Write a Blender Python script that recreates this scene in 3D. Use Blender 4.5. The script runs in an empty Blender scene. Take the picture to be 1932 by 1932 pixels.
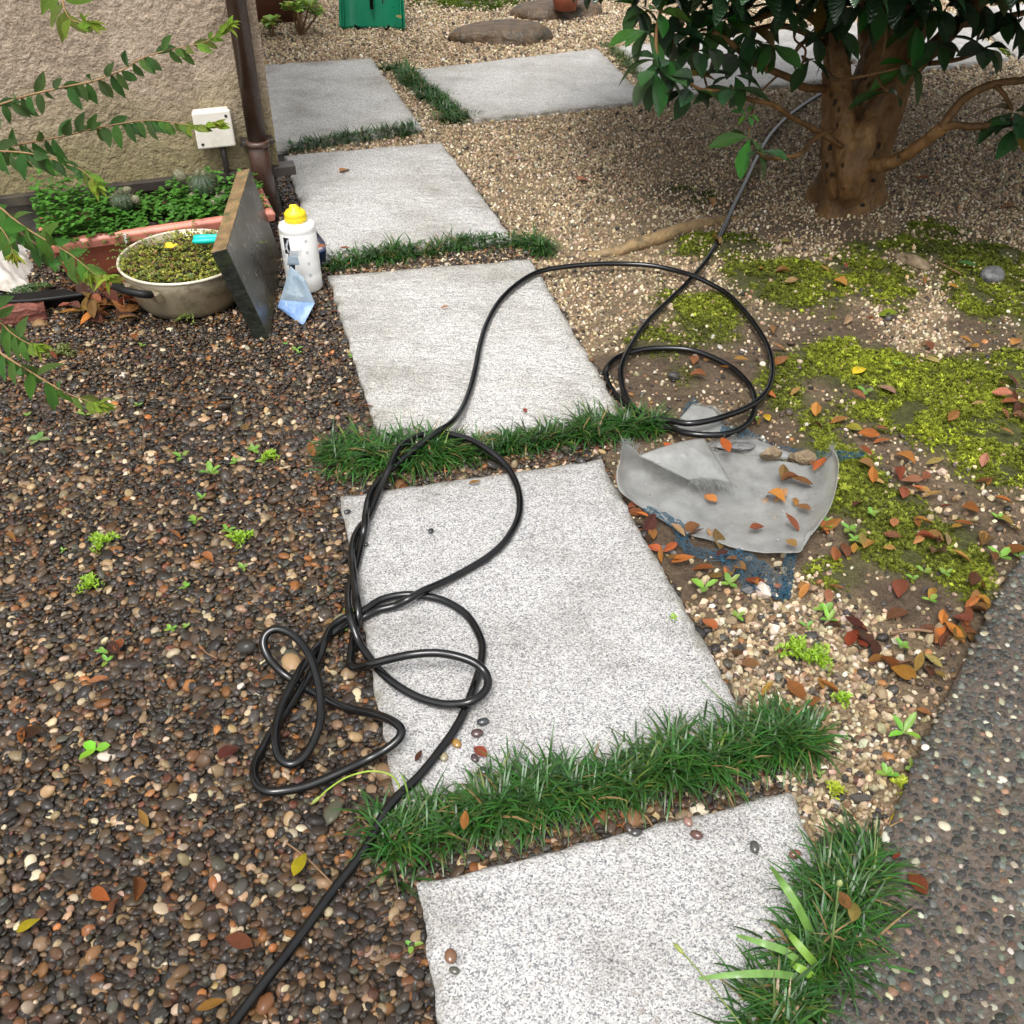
import bpy, math, random
import numpy as np
from mathutils import Vector, Matrix, Euler, Quaternion

random.seed(7)
RNG = np.random.default_rng(7)
SC = bpy.context.scene
COL = SC.collection

# ------------------------------------------------------------------ camera, sky, sun, exposure
CAM_H, PITCH, FPX = 1.4, math.radians(39.0), 1934.0
cam_data = bpy.data.cameras.new('camera')
cam_data.sensor_width = 36.0
cam_data.lens = 36.0 * FPX / 1932.0
cam_data.clip_start, cam_data.clip_end = 0.02, 300.0
cam = bpy.data.objects.new('camera', cam_data)
cam.location = (0, 0, CAM_H)
cam.rotation_euler = (math.radians(90) - PITCH, 0, 0)
COL.objects.link(cam)
SC.camera = cam

SUN_EL, SUN_AZ = math.radians(64), math.radians(196)     # azimuth clockwise from +Y
w = bpy.data.worlds.new('World')
SC.world = w
w.use_nodes = True
nt = w.node_tree
bg = nt.nodes['Background']
sky = nt.nodes.new('ShaderNodeTexSky')
sky.sky_type = 'NISHITA'
sky.sun_disc = False
sky.sun_elevation = SUN_EL
sky.sun_rotation = SUN_AZ
sky.air_density = 1.0
sky.dust_density = 6.0
sky.ozone_density = 1.0
hsv = nt.nodes.new('ShaderNodeHueSaturation')           # an overcast sky: nearly grey
hsv.inputs['Saturation'].default_value = 0.10
nt.links.new(sky.outputs['Color'], hsv.inputs['Color'])
nt.links.new(hsv.outputs['Color'], bg.inputs['Color'])
bg.inputs['Strength'].default_value = 0.15
sd = bpy.data.lights.new('sun', 'SUN')
sd.energy = 1.0
sd.angle = math.radians(22)
sd.color = (1.0, 0.97, 0.92)
sun = bpy.data.objects.new('sun', sd)
COL.objects.link(sun)
dirv = Vector((math.sin(SUN_AZ) * math.cos(SUN_EL), math.cos(SUN_AZ) * math.cos(SUN_EL), math.sin(SUN_EL)))
sun.rotation_euler = dirv.to_track_quat('Z', 'Y').to_euler()
sun.location = (0, 0, 6)
vs = SC.view_settings
vs.view_transform = 'Standard'
vs.look = 'None'
vs.gamma = 1.0
vs.use_curve_mapping = False
vs.exposure = 0.85
SC.cycles.max_bounces = 8
SC.cycles.transparent_max_bounces = 8

# ------------------------------------------------------------------ helpers
CP, SP = math.cos(PITCH), math.sin(PITCH)
def ray(px, py):
    u, v = (px - 966.0) / FPX, (966.0 - py) / FPX
    return Vector((u, CP + v * SP, -SP + v * CP))
def G(px, py, z=0.0):
    """the point of the place at height z that the photograph shows at (px, py)"""
    d = ray(px, py)
    t = (CAM_H - z) / -d.z
    return Vector((d.x * t, d.y * t, z))
def R(px, py, depth):
    return Vector((0, 0, CAM_H)) + ray(px, py) * depth
WA, WB = Vector((-0.77, 3.35, 0)), Vector((-1.59, 3.09, 0))    # foot of the house wall
WD = (WB - WA).normalized()
WN = Vector((WD.y, -WD.x, 0))
if WN.y > 0: WN = -WN
def onwall(px, py, off=0.0):
    d = ray(px, py); o = Vector((0, 0, CAM_H))
    t = ((WA + WN * off) - o).dot(WN) / d.dot(WN)
    return o + d * t

def hash2(ix, iy, seed):
    h = (ix.astype(np.int64) * 374761393 + iy.astype(np.int64) * 668265263 + seed * 974634777) & 0x7fffffff
    h = ((h ^ (h >> 13)) * 1274126177) & 0x7fffffff
    h = (h ^ (h >> 16)) & 0xffffff
    return h / float(0xffffff)
def vnoise(x, y, seed=0):
    x = np.asarray(x, float); y = np.asarray(y, float)
    ix, iy = np.floor(x), np.floor(y)
    fx, fy = x - ix, y - iy
    fx = fx * fx * (3 - 2 * fx); fy = fy * fy * (3 - 2 * fy)
    a = hash2(ix, iy, seed); b = hash2(ix + 1, iy, seed); c = hash2(ix, iy + 1, seed); d = hash2(ix + 1, iy + 1, seed)
    return (a * (1 - fx) + b * fx) * (1 - fy) + (c * (1 - fx) + d * fx) * fy
def fbm(x, y, f=1.0, o=4, seed=0):
    s, amp, tot = 0, 1.0, 0.0
    for k in range(o):
        s = s + amp * (vnoise(np.asarray(x) * f + 13.7 * k, np.asarray(y) * f - 7.1 * k, seed + k) - 0.5)
        tot += amp; amp *= 0.5; f *= 2.03
    return s / tot * 2.0          # about -1..1

def setp(o, label=None, cat=None, group=None, kind=None):
    if label: o['label'] = label
    if cat: o['category'] = cat
    if group: o['group'] = group
    if kind: o['kind'] = kind
    return o
def thing(name, loc, label, cat, group=None, kind=None):
    o = bpy.data.objects.new(name, None)
    o.location = loc
    o.empty_display_size = 0.05
    COL.objects.link(o)
    return setp(o, label, cat, group, kind)
def root_loc(p):
    v = Vector((0, 0, 0))
    while p is not None:
        v = v + p.location; p = p.parent
    return v
def meshdata(name, verts, faces, mats, smooth=True, mi=None):
    me = bpy.data.meshes.new(name)
    me.from_pydata([tuple(v) for v in verts], [], [tuple(f) for f in faces])
    for m in (mats if isinstance(mats, (list, tuple)) else [mats]):
        me.materials.append(m)
    if smooth: me.polygons.foreach_set('use_smooth', [True] * len(me.polygons))
    if mi is not None: me.polygons.foreach_set('material_index', mi)
    me.update()
    return me
def mk(name, verts, faces, mats, parent=None, smooth=True, mi=None, origin=None):
    """verts in world coordinates; origin: where a top-level mesh has its own base"""
    o0 = root_loc(parent) if parent else (Vector(origin) if origin is not None else Vector((0, 0, 0)))
    arr = np.asarray([tuple(v) for v in verts], float) - np.array(o0)
    me = meshdata(name, arr.tolist(), faces, mats, smooth, mi)
    ob = bpy.data.objects.new(name, me)
    COL.objects.link(ob)
    if parent: ob.parent = parent
    else: ob.location = o0
    return ob
def inst(name, me, M, parent=None, color=None):
    """an object that shares mesh data, placed with world matrix M"""
    ob = bpy.data.objects.new(name, me)
    COL.objects.link(ob)
    if parent:
        ob.parent = parent
        M = Matrix.Translation(-root_loc(parent)) @ M
    ob.matrix_basis = M
    if color: ob.color = (*color, 1)
    return ob
class MB:
    def __init__(s): s.v, s.f, s.m = [], [], []
    def add(s, vf, m=0):
        v, f = vf; n = len(s.v)
        s.v += [tuple(p) for p in v]; s.f += [tuple(i + n for i in q) for q in f]; s.m += [m] * len(f)
        return s
    def build(s, name, mats, parent=None, smooth=True, origin=None):
        return mk(name, s.v, s.f, mats, parent, smooth, s.m, origin)

def catmull(P, n=8, vals=None):
    P = [Vector(p) for p in P]
    out, vo = [], []
    for i in range(len(P) - 1):
        p0 = P[max(i - 1, 0)]; p1 = P[i]; p2 = P[i + 1]; p3 = P[min(i + 2, len(P) - 1)]
        for k in range(n):
            t = k / n
            out.append(0.5 * ((2 * p1) + (-p0 + p2) * t + (2 * p0 - 5 * p1 + 4 * p2 - p3) * t * t + (-p0 + 3 * p1 - 3 * p2 + p3) * t ** 3))
            if vals: vo.append(vals[i] * (1 - t) + vals[i + 1] * t)
    out.append(P[-1])
    if vals: vo.append(vals[-1]); return out, vo
    return out
def tube(pts, rad, n=10, cap=True, rough=0.0, seed=0):
    pts = [Vector(p) for p in pts]
    if not isinstance(rad, (list, tuple)): rad = [rad] * len(pts)
    rr = random.Random(seed)
    V, Fc = [], []
    t0 = (pts[1] - pts[0]).normalized()
    ref = Vector((0, 0, 1)) if abs(t0.z) < 0.9 else Vector((1, 0, 0))
    nrm = (ref - t0 * ref.dot(t0)).normalized()
    for i, p in enumerate(pts):
        a = pts[max(i - 1, 0)]; b = pts[min(i + 1, len(pts) - 1)]
        t = (b - a)
        if t.length < 1e-9: t = t0
        t = t.normalized()
        nrm = (nrm - t * nrm.dot(t))
        if nrm.length < 1e-6: nrm = t.orthogonal()
        nrm.normalize()
        bn = t.cross(nrm)
        for k in range(n):
            an = 2 * math.pi * k / n
            r = rad[i] * (1 + (rr.uniform(-rough, rough) if rough else 0))
            V.append(p + (nrm * math.cos(an) + bn * math.sin(an)) * r)
        t0 = t
    for i in range(len(pts) - 1):
        for k in range(n):
            a = i * n + k; b = i * n + (k + 1) % n
            Fc.append((a, b, b + n, a + n))
    if cap:
        Fc.append(tuple(range(n - 1, -1, -1)))
        Fc.append(tuple((len(pts) - 1) * n + k for k in range(n)))
    return V, Fc
def lathe(profile, n=40, c=(0, 0, 0), sx=1.0, sy=1.0, rz=0.0, capb=True, capt=True):
    V, Fc = [], []
    c = Vector(c)
    for (r, z) in profile:
        for k in range(n):
            a = 2 * math.pi * k / n
            x, y = r * sx * math.cos(a), r * sy * math.sin(a)
            V.append(c + Vector((x * math.cos(rz) - y * math.sin(rz), x * math.sin(rz) + y * math.cos(rz), z)))
    for i in range(len(profile) - 1):
        for k in range(n):
            a = i * n + k; b = i * n + (k + 1) % n
            Fc.append((a, b, b + n, a + n))
    if capb: Fc.append(tuple(range(n - 1, -1, -1)))
    if capt: Fc.append(tuple((len(profile) - 1) * n + k for k in range(n)))
    return V, Fc
def hexa(c8):
    """8 corners: bottom ring then top ring"""
    return [Vector(p) for p in c8], [(3, 2, 1, 0), (4, 5, 6, 7), (0, 1, 5, 4), (1, 2, 6, 5), (2, 3, 7, 6), (3, 0, 4, 7)]
def obox(o, ex, ey, ez, bev=0.0):
    """box with base centre o and full edge vectors ex, ey, ez"""
    o, ex, ey, ez = Vector(o), Vector(ex), Vector(ey), Vector(ez)
    return hexa([o + (ex * a + ey * b) * 0.5 + ez * c for c in (0, 1) for a, b in ((-1, -1), (1, -1), (1, 1), (-1, 1))])
def bevel(ob, wd, seg=2):
    m = ob.modifiers.new('bevel', 'BEVEL'); m.width = wd; m.segments = seg; m.limit_method = 'ANGLE'; m.angle_limit = math.radians(40)
    return ob
def inpoly(x, y, poly):
    x = np.asarray(x); y = np.asarray(y)
    r = np.zeros(x.shape, bool)
    n = len(poly)
    for i in range(n):
        x1, y1 = poly[i][0], poly[i][1]; x2, y2 = poly[(i + 1) % n][0], poly[(i + 1) % n][1]
        if y1 == y2: continue
        c = ((y1 > y) != (y2 > y)) & (x < (x2 - x1) * (y - y1) / (y2 - y1) + x1)
        r ^= c
    return r

# ------------------------------------------------------------------ materials
class NT:
    def __init__(s, name):
        s.m = bpy.data.materials.new(name); s.m.use_nodes = True
        s.t = s.m.node_tree; s.b = s.t.nodes['Principled BSDF']; s.out = s.t.nodes['Material Output']
        s._co = None
    def n(s, ty, **kw):
        nd = s.t.nodes.new('ShaderNode' + ty)
        for k, v in kw.items():
            if k in nd.inputs: s.put(nd.inputs[k], v)
            else: setattr(nd, k, v)
        return nd
    def put(s, sock, v):
        if hasattr(v, 'is_linked'): s.t.links.new(v, sock)
        else:
            if isinstance(v, (tuple, list)) and len(v) == 3 and sock.type == 'RGBA': v = (*v, 1)
            sock.default_value = v
    def co(s):
        if not s._co: s._co = s.n('TexCoord').outputs['Object']
        return s._co
    def geo(s): return s.n('NewGeometry').outputs['Position']
    def noise(s, scale, detail=4, rough=0.55, vec=None, dist=0.0):
        nd = s.n('TexNoise', Scale=float(scale), Detail=float(detail), Roughness=rough, Distortion=dist)
        s.put(nd.inputs['Vector'], vec if vec is not None else s.co()); return nd.outputs['Fac']
    def voro(s, scale, vec=None, feature='F1', out='Distance'):
        nd = s.n('TexVoronoi', Scale=float(scale)); nd.feature = feature
        s.put(nd.inputs['Vector'], vec if vec is not None else s.co()); return nd.outputs[out]
    def ramp(s, fac, stops):
        nd = s.n('ValToRGB'); cr = nd.color_ramp
        while len(cr.elements) < len(stops): cr.elements.new(0.5)
        for e, (p, c) in zip(cr.elements, stops):
            e.position = p; e.color = (*c, 1) if len(c) == 3 else c
        s.put(nd.inputs['Fac'], fac); return nd.outputs['Color']
    def mix(s, fac, a, b, mode='MIX'):
        nd = s.n('Mix'); nd.data_type = 'RGBA'; nd.blend_type = mode
        s.put(nd.inputs[0], fac); s.put(nd.inputs[6], a); s.put(nd.inputs[7], b); return nd.outputs[2]
    def math(s, op, a, b=0.0):
        nd = s.n('Math'); nd.operation = op
        s.put(nd.inputs[0], a); s.put(nd.inputs[1], b); return nd.outputs[0]
    def mapr(s, v, a, b, c, d):
        nd = s.n('MapRange'); s.put(nd.inputs[0], v)
        for i, q in enumerate((a, b, c, d)): nd.inputs[i + 1].default_value = q
        return nd.outputs[0]
    def bump(s, h, dist=0.005, strength=1.0, normal=None):
        nd = s.n('Bump'); nd.inputs['Distance'].default_value = dist; nd.inputs['Strength'].default_value = strength
        s.put(nd.inputs['Height'], h)
        if normal is not None: s.put(nd.inputs['Normal'], normal)
        return nd.outputs['Normal']
    def set(s, **kw):
        for k, v in kw.items(): s.put(s.b.inputs[k.replace('_', ' ')], v)
        return s.m
    def mapping(s, scale=(1, 1, 1), vec=None, rot=(0, 0, 0)):
        nd = s.n('Mapping'); s.put(nd.inputs['Vector'], vec if vec is not None else s.co())
        nd.inputs['Scale'].default_value = scale; nd.inputs['Rotation'].default_value = rot; return nd.outputs[0]

def m_plain(name, col, rough=0.5, var=0.25, scale=20, bump=0.0, bscale=60, spec=0.5, coat=0.0, dirt=None, metal=0.0):
    k = NT(name)
    c2 = tuple(max(0, x * (1 - var)) for x in col); c3 = tuple(min(1, x * (1 + var)) for x in col)
    c = k.ramp(k.noise(scale, 5), [(0.3, c2), (0.7, c3)])
    if dirt:
        c = k.mix(k.ramp(k.noise(scale * 0.6 + 3, 6, 0.7), [(0.5, (0, 0, 0)), (0.68, (1, 1, 1))]), c, dirt)
    k.set(Base_Color=c, Roughness=k.mapr(k.noise(scale * 2, 4), 0.3, 0.7, rough * 0.75, min(1, rough * 1.25)), Specular_IOR_Level=spec, Coat_Weight=coat, Coat_Roughness=0.12, Metallic=metal)
    if bump: k.set(Normal=k.bump(k.noise(bscale, 4), bump))
    return k.m
def m_leaf(name, rough=0.28, back=1.25, vein=True, spec=0.5, blotch=0.0, trans=0.25):
    """leaf whose colour is the object's own colour"""
    k = NT(name)
    oc = k.n('ObjectInfo')
    c = oc.outputs['Color']
    nz = k.noise(60, 4)
    c = k.mix(k.mapr(nz, 0.35, 0.7, 0.0, 0.45), c, k.mix(1.0, c, (0.35, 0.32, 0.3), 'MULTIPLY'))
    if blotch: c = k.mix(k.ramp(k.noise(38, 5, 0.7), [(0.52, (0, 0, 0)), (0.62, (blotch,) * 3)]), c, (0.05, 0.022, 0.01))
    k.set(Base_Color=c, Roughness=k.mapr(k.noise(150, 2), 0.3, 0.7, rough * 0.7, rough * 1.4), Specular_IOR_Level=spec)
    if vein:
        wv = k.n('TexWave', Scale=55.0, Distortion=1.0); wv.bands_direction = 'Y'
        k.put(wv.inputs['Vector'], k.mapping((1, 1, 1)))
        k.set(Normal=k.bump(k.math('ADD', k.math('MULTIPLY', wv.outputs['Fac'], 0.35), k.noise(90, 3)), 0.0016))
    tr = k.n('BsdfTranslucent'); k.put(tr.inputs['Color'], c)
    mx = k.n('MixShader'); mx.inputs[0].default_value = trans
    k.t.links.new(k.b.outputs[0], mx.inputs[1]); k.t.links.new(tr.outputs[0], mx.inputs[2])
    k.t.links.new(mx.outputs[0], k.out.inputs['Surface'])
    return k.m
def m_inst(name, rough=0.2, spec=0.6, coat=0.3, nscale=90, contrast=0.35, bump=0.0008, trans=0.0):
    """scattered pieces: colour from the piece's own 'tint'"""
    k = NT(name)
    a = k.n('Attribute'); a.attribute_type = 'INSTANCER'; a.attribute_name = 'tint'
    nz = k.noise(nscale, 4)
    c = k.mix(k.mapr(nz, 0.35, 0.65, 0.0, contrast), a.outputs['Color'], k.mix(1.0, a.outputs['Color'], (0.3, 0.27, 0.25), 'MULTIPLY'))
    k.set(Base_Color=c, Roughness=rough, Specular_IOR_Level=spec, Coat_Weight=coat, Coat_Roughness=0.08)
    if bump: k.set(Normal=k.bump(k.noise(nscale * 3, 3), bump))
    return k.m
def m_attr(name, attr='tint', rough=0.35, spec=0.5, trans=0.2, contrast=0.3, nscale=80):
    k = NT(name)
    a = k.n('Attribute'); a.attribute_name = attr
    c = k.mix(k.mapr(k.noise(nscale, 3), 0.35, 0.65, 0, contrast), a.outputs['Color'], k.mix(1.0, a.outputs['Color'], (0.45, 0.4, 0.35), 'MULTIPLY'))
    k.set(Base_Color=c, Roughness=rough, Specular_IOR_Level=spec)
    if trans:
        tr = k.n('BsdfTranslucent'); k.put(tr.inputs['Color'], c)
        mx = k.n('MixShader'); mx.inputs[0].default_value = trans
        k.t.links.new(k.b.outputs[0], mx.inputs[1]); k.t.links.new(tr.outputs[0], mx.inputs[2])
        k.t.links.new(mx.outputs[0], k.out.inputs['Surface'])
    return k.m

def mat_granite(name, warm, rough_relief, seed):
    k = NT(name)
    oi = k.n('ObjectInfo')
    vec = k.n('VectorMath'); vec.operation = 'ADD'
    k.put(vec.inputs[0], k.co()); 
    cmb = k.n('CombineXYZ'); k.put(cmb.inputs[0], k.math('MULTIPLY', oi.outputs['Random'], 37.0)); k.put(vec.inputs[1], cmb.outputs[0])
    v = vec.outputs[0]
    n1 = k.noise(330, 2, 0.5, v); n2 = k.noise(120, 3, 0.6, v); n3 = k.noise(3.2, 5, 0.62, v)
    cell = k.n('TexVoronoi', Scale=430.0); k.put(cell.inputs['Vector'], v)
    g = k.n('SeparateColor'); k.put(g.inputs[0], cell.outputs['Color'])
    w_ = (0.60, 0.585, 0.555) if warm else (0.61, 0.61, 0.605)
    speck = k.ramp(g.outputs[0], [(0.0, (0.17, 0.172, 0.185)), (0.13, (0.23, 0.235, 0.255)), (0.22, (0.37, 0.37, 0.38)), (0.42, (0.49, 0.485, 0.475)), (0.6, w_), (1.0, (0.70, 0.695, 0.68))])
    clump = k.ramp(n1, [(0.33, (0.45, 0.46, 0.49)), (0.46, (0.86, 0.86, 0.86)), (0.62, (1.06, 1.055, 1.04))])
    c = k.mix(0.85, speck, clump, 'MULTIPLY')
    c = k.mix(k.mapr(n2, 0.5, 0.72, 0.0, 0.35), c, (0.42, 0.38, 0.33))
    stain = k.ramp(n3, [(0.44, (0, 0, 0)), (0.68, (1, 1, 1))])
    c = k.mix(k.math('MULTIPLY', stain, 0.42 if warm else 0.16), c, (0.20, 0.18, 0.135))
    c = k.mix(1.0, c, (0.76, 0.75, 0.745) if not warm else (0.98, 0.97, 0.955), 'MULTIPLY')
    ra = k.n('Attribute'); ra.attribute_name = 'rim'
    rimm = k.math('MULTIPLY', ra.outputs['Fac'], k.mapr(k.noise(22, 5, 0.7, v), 0.38, 0.62, 0.0, 1.0))
    c = k.mix(k.math('MULTIPLY', rimm, 0.75), c, (0.13, 0.115, 0.075))
    damp = k.ramp(k.noise(6.5, 6, 0.68, v), [(0.50, (1, 1, 1)), (0.66, (0.74, 0.73, 0.71))])
    c = k.mix(0.8, c, damp, 'MULTIPLY')
    splash = k.ramp(k.noise(60, 4, 0.7, v), [(0.62, (0, 0, 0)), (0.72, (0.45, 0.45, 0.45))])
    c = k.mix(k.math('MULTIPLY', splash, k.mapr(k.noise(4, 3, 0.5, v), 0.45, 0.6, 0, 1)), c, (0.16, 0.12, 0.08))
    h = k.math('ADD', k.math('MULTIPLY', k.noise(85, 5, 0.62, v), 1.0), k.math('MULTIPLY', k.noise(26, 3, 0.5, k.mapping((0.7, 1.8, 1), v)), 1.3))
    k.set(Base_Color=c, Roughness=k.mapr(k.noise(9, 4, 0.6, v), 0.35, 0.7, 0.42, 0.7), Specular_IOR_Level=0.35, Normal=k.bump(h, rough_relief))
    return k.m
M = {}
M['granite_a'] = mat_granite('granite_fine', False, 0.0022, 1)
M['granite_b'] = mat_granite('granite_rough', True, 0.007, 2)

def mat_ground():
    k = NT('ground_soil')
    a = k.n('Attribute'); a.attribute_name = 'soil'
    n = k.noise(70, 6, 0.65); n2 = k.noise(300, 3, 0.6); n3 = k.noise(14, 5, 0.6)
    c = k.mix(1.0, a.outputs['Color'], k.ramp(n, [(0.25, (0.45, 0.43, 0.42)), (0.75, (1.45, 1.42, 1.38))]), 'MULTIPLY')
    c = k.mix(1.0, c, k.ramp(n2, [(0.3, (0.6, 0.6, 0.6)), (0.7, (1.35, 1.35, 1.35))]), 'MULTIPLY')
    c = k.mix(1.0, c, k.ramp(n3, [(0.3, (0.75, 0.73, 0.7)), (0.7, (1.2, 1.2, 1.2))]), 'MULTIPLY')
    k.set(Base_Color=c, Roughness=k.mapr(n3, 0.3, 0.7, 0.45, 0.85), Specular_IOR_Level=0.35, Normal=k.bump(k.math('ADD', n, k.math('MULTIPLY', n2, 0.4)), 0.012))
    return k.m
M['ground'] = mat_ground()
def mat_stucco():
    k = NT('stucco')
    n = k.noise(120, 4, 0.6); n2 = k.noise(2.2, 6, 0.65)
    pos = k.n('SeparateXYZ'); k.put(pos.inputs[0], k.geo())
    c = k.ramp(n2, [(0.3, (0.29, 0.222, 0.165)), (0.55, (0.385, 0.305, 0.232)), (0.75, (0.45, 0.365, 0.285))])
    c = k.mix(1.0, c, k.ramp(n, [(0.3, (0.7, 0.68, 0.66)), (0.65, (1.15, 1.15, 1.13))]), 'MULTIPLY')
    # algae and splash dirt in a ragged band near the foot of the wall, and streaks
    hgt = k.math('ADD', pos.outputs[2], k.math('MULTIPLY', k.math('SUBTRACT', k.noise(6, 5, 0.7), 0.5), 0.55))
    alg = k.mapr(hgt, 0.22, 0.52, 0.75, 0.0)
    c = k.mix(alg, c, (0.20, 0.175, 0.075))
    st = k.ramp(k.noise(1.0, 5, 0.6, k.mapping((9, 9, 0.8))), [(0.5, (0, 0, 0)), (0.75, (0.45, 0.45, 0.45))])
    c = k.mix(st, c, (0.12, 0.085, 0.05))
    k.set(Base_Color=c, Roughness=0.88, Specular_IOR_Level=0.25, Normal=k.bump(k.math('ADD', n, k.noise(55, 3)), 0.008))
    return k.m
M['stucco'] = mat_stucco()
def mat_bark():
    k = NT('bark')
    v = k.mapping((1, 1, 0.45))
    n = k.noise(38, 6, 0.65, v); n2 = k.noise(7, 4, 0.6)
    c = k.ramp(n2, [(0.3, (0.085, 0.045, 0.015)), (0.55, (0.17, 0.09, 0.030)), (0.75, (0.25, 0.145, 0.052))])
    c = k.mix(1.0, c, k.ramp(n, [(0.3, (0.55, 0.52, 0.5)), (0.7, (1.25, 1.2, 1.15))]), 'MULTIPLY')
    spots = k.ramp(k.voro(26, k.mapping((1, 1, 0.6))), [(0.1, (1, 1, 1)), (0.2, (0, 0, 0))])
    spots = k.math('MULTIPLY', spots, k.ramp(k.noise(11, 3), [(0.5, (0, 0, 0)), (0.56, (1, 1, 1))]))
    c = k.mix(spots, c, (0.012, 0.01, 0.008))
    c = k.mix(k.ramp(k.noise(16, 5, 0.7), [(0.58, (0, 0, 0)), (0.72, (0.55, 0.55, 0.55))]), c, (0.06, 0.06, 0.03))
    k.set(Base_Color=c, Roughness=0.62, Specular_IOR_Level=0.4, Normal=k.bump(k.math('SUBTRACT', n, spots), 0.008))
    return k.m
M['bark'] = mat_bark()
def mat_hose():
    k = NT('wet_black_rubber')
    n = k.noise(30, 5); dr = k.voro(320)
    k.set(Base_Color=k.ramp(n, [(0.35, (0.0025, 0.0025, 0.003)), (0.8, (0.008, 0.008, 0.008))]), Roughness=k.mapr(k.noise(55, 4, 0.7), 0.35, 0.65, 0.09, 0.26), Specular_IOR_Level=0.5)
    return k.m
M['hose'] = mat_hose()
def mat_concrete():
    k = NT('wet_concrete_matrix')
    n = k.noise(90, 6, 0.65); n2 = k.noise(5, 5)
    c = k.ramp(n, [(0.3, (0.045, 0.035, 0.027)), (0.7, (0.115, 0.09, 0.07))])
    c = k.mix(1.0, c, k.ramp(n2, [(0.3, (0.75, 0.75, 0.75)), (0.7, (1.2, 1.18, 1.15))]), 'MULTIPLY')
    k.set(Base_Color=c, Roughness=k.mapr(n2, 0.3, 0.7, 0.3, 0.6), Specular_IOR_Level=0.5, Normal=k.bump(n, 0.006))
    return k.m
M['concrete'] = mat_concrete()
def mat_darkstone():
    k = NT('stone_plate')
    n = k.noise(9, 6, 0.65)
    c = k.ramp(n, [(0.3, (0.018, 0.017, 0.012)), (0.55, (0.045, 0.042, 0.030)), (0.8, (0.085, 0.078, 0.058))])
    sp = k.ramp(k.voro(48, k.mapping((1, 1, 0.45))), [(0.12, (1, 1, 1)), (0.24, (0, 0, 0))])
    sp = k.math('MULTIPLY', sp, k.ramp(k.noise(30, 2), [(0.46, (0, 0, 0)), (0.56, (1, 1, 1))]))
    c = k.mix(sp, c, (0.30, 0.28, 0.18))
    c = k.mix(k.ramp(k.noise(5, 5, 0.7), [(0.52, (0, 0, 0)), (0.7, (0.6, 0.6, 0.6))]), c, (0.07, 0.085, 0.025))
    k.set(Base_Color=c, Roughness=k.mapr(n, 0.3, 0.7, 0.2, 0.45), Specular_IOR_Level=0.55, Normal=k.bump(k.noise(60, 4), 0.002))
    return k.m
M['stoneplate'] = mat_darkstone()
M['stoneedge'] = m_plain('stone_plate_weathered_edge', (0.20, 0.125, 0.055), 0.7, 0.4, 30, 0.004, 80, dirt=(0.07, 0.08, 0.03))
M['plateside'] = m_plain('dark_mossy_stone_side', (0.012, 0.014, 0.010), 0.5, 0.4, 20, 0.004, 60, dirt=(0.02, 0.03, 0.012))
M['rock'] = m_plain('brown_wet_rock', (0.095, 0.062, 0.036), 0.5, 0.4, 16, 0.02, 22, 0.35, dirt=(0.04, 0.04, 0.03))
M['rock_pale'] = m_plain('pale_rough_stone', (0.20, 0.145, 0.085), 0.75, 0.4, 45, 0.008, 60, dirt=(0.10, 0.08, 0.05))
M['rock_grey'] = m_plain('grey_stone', (0.10, 0.10, 0.10), 0.45, 0.3, 45, 0.006, 60)
M['pebble_solid'] = None
M['pipe'] = m_plain('brown_pipe_paint', (0.052, 0.026, 0.018), 0.32, 0.3, 9, 0.001, 40, 0.5, dirt=(0.09, 0.06, 0.045))
M['flashing'] = m_plain('dark_flashing', (0.035, 0.028, 0.024), 0.45, 0.3, 12, dirt=(0.07, 0.06, 0.04))
M['foundation'] = m_plain('shaded_mortar', (0.10, 0.09, 0.075), 0.9, 0.3, 18, 0.006, 70)
M['boxplastic'] = m_plain('cream_plastic', (0.66, 0.62, 0.55), 0.4, 0.05, 12, dirt=(0.56, 0.52, 0.44))
M['black'] = m_plain('black_plastic', (0.008, 0.008, 0.008), 0.5, 0.2, 20, spec=0.25)
M['terracotta'] = m_plain('terracotta_plastic', (0.36, 0.105, 0.062), 0.42, 0.12, 10, 0.0008, 90, dirt=(0.22, 0.075, 0.05))
M['terracotta_dark'] = m_plain('terracotta_dark', (0.13, 0.045, 0.028), 0.5, 0.2, 12, dirt=(0.05, 0.025, 0.018))
M['rimpink'] = m_plain('faded_terracotta_rim', (0.56, 0.20, 0.14), 0.34, 0.12, 14, dirt=(0.30, 0.12, 0.085))
M['pan'] = m_plain('old_aluminium_enamel', (0.33, 0.28, 0.19), 0.38, 0.22, 8, 0.0008, 30, 0.5, dirt=(0.15, 0.115, 0.065), metal=0.35)
M['panrim'] = m_plain('bright_pan_rim', (0.62, 0.56, 0.43), 0.35, 0.15, 20, metal=0.2)
M['soil'] = m_plain('dark_potting_soil', (0.03, 0.021, 0.014), 0.85, 0.5, 60, 0.01, 70)
M['white'] = m_plain('white_plastic', (0.78, 0.775, 0.76), 0.35, 0.04, 12, dirt=(0.68, 0.66, 0.60))
M['yellow'] = m_plain('yellow_plastic', (0.83, 0.62, 0.015), 0.4, 0.06, 30, dirt=(0.66, 0.48, 0.03))
M['ink'] = m_plain('printed_black', (0.012, 0.014, 0.018), 0.4, 0.2, 30)
M['print_and_dimple_shade'] = m_plain('faded_print_and_dimple_shade', (0.48, 0.50, 0.51), 0.45, 0.15, 40)  # grey of the print, also painted as shade for the bottle's dimples
M['navy'] = m_plain('navy_plastic', (0.012, 0.018, 0.075), 0.28, 0.15, 10)
M['greypink'] = m_plain('pale_inside', (0.36, 0.32, 0.31), 0.5, 0.12, 20)
M['green'] = m_plain('green_plastic', (0.004, 0.19, 0.095), 0.35, 0.14, 7, dirt=(0.008, 0.10, 0.055))
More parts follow.
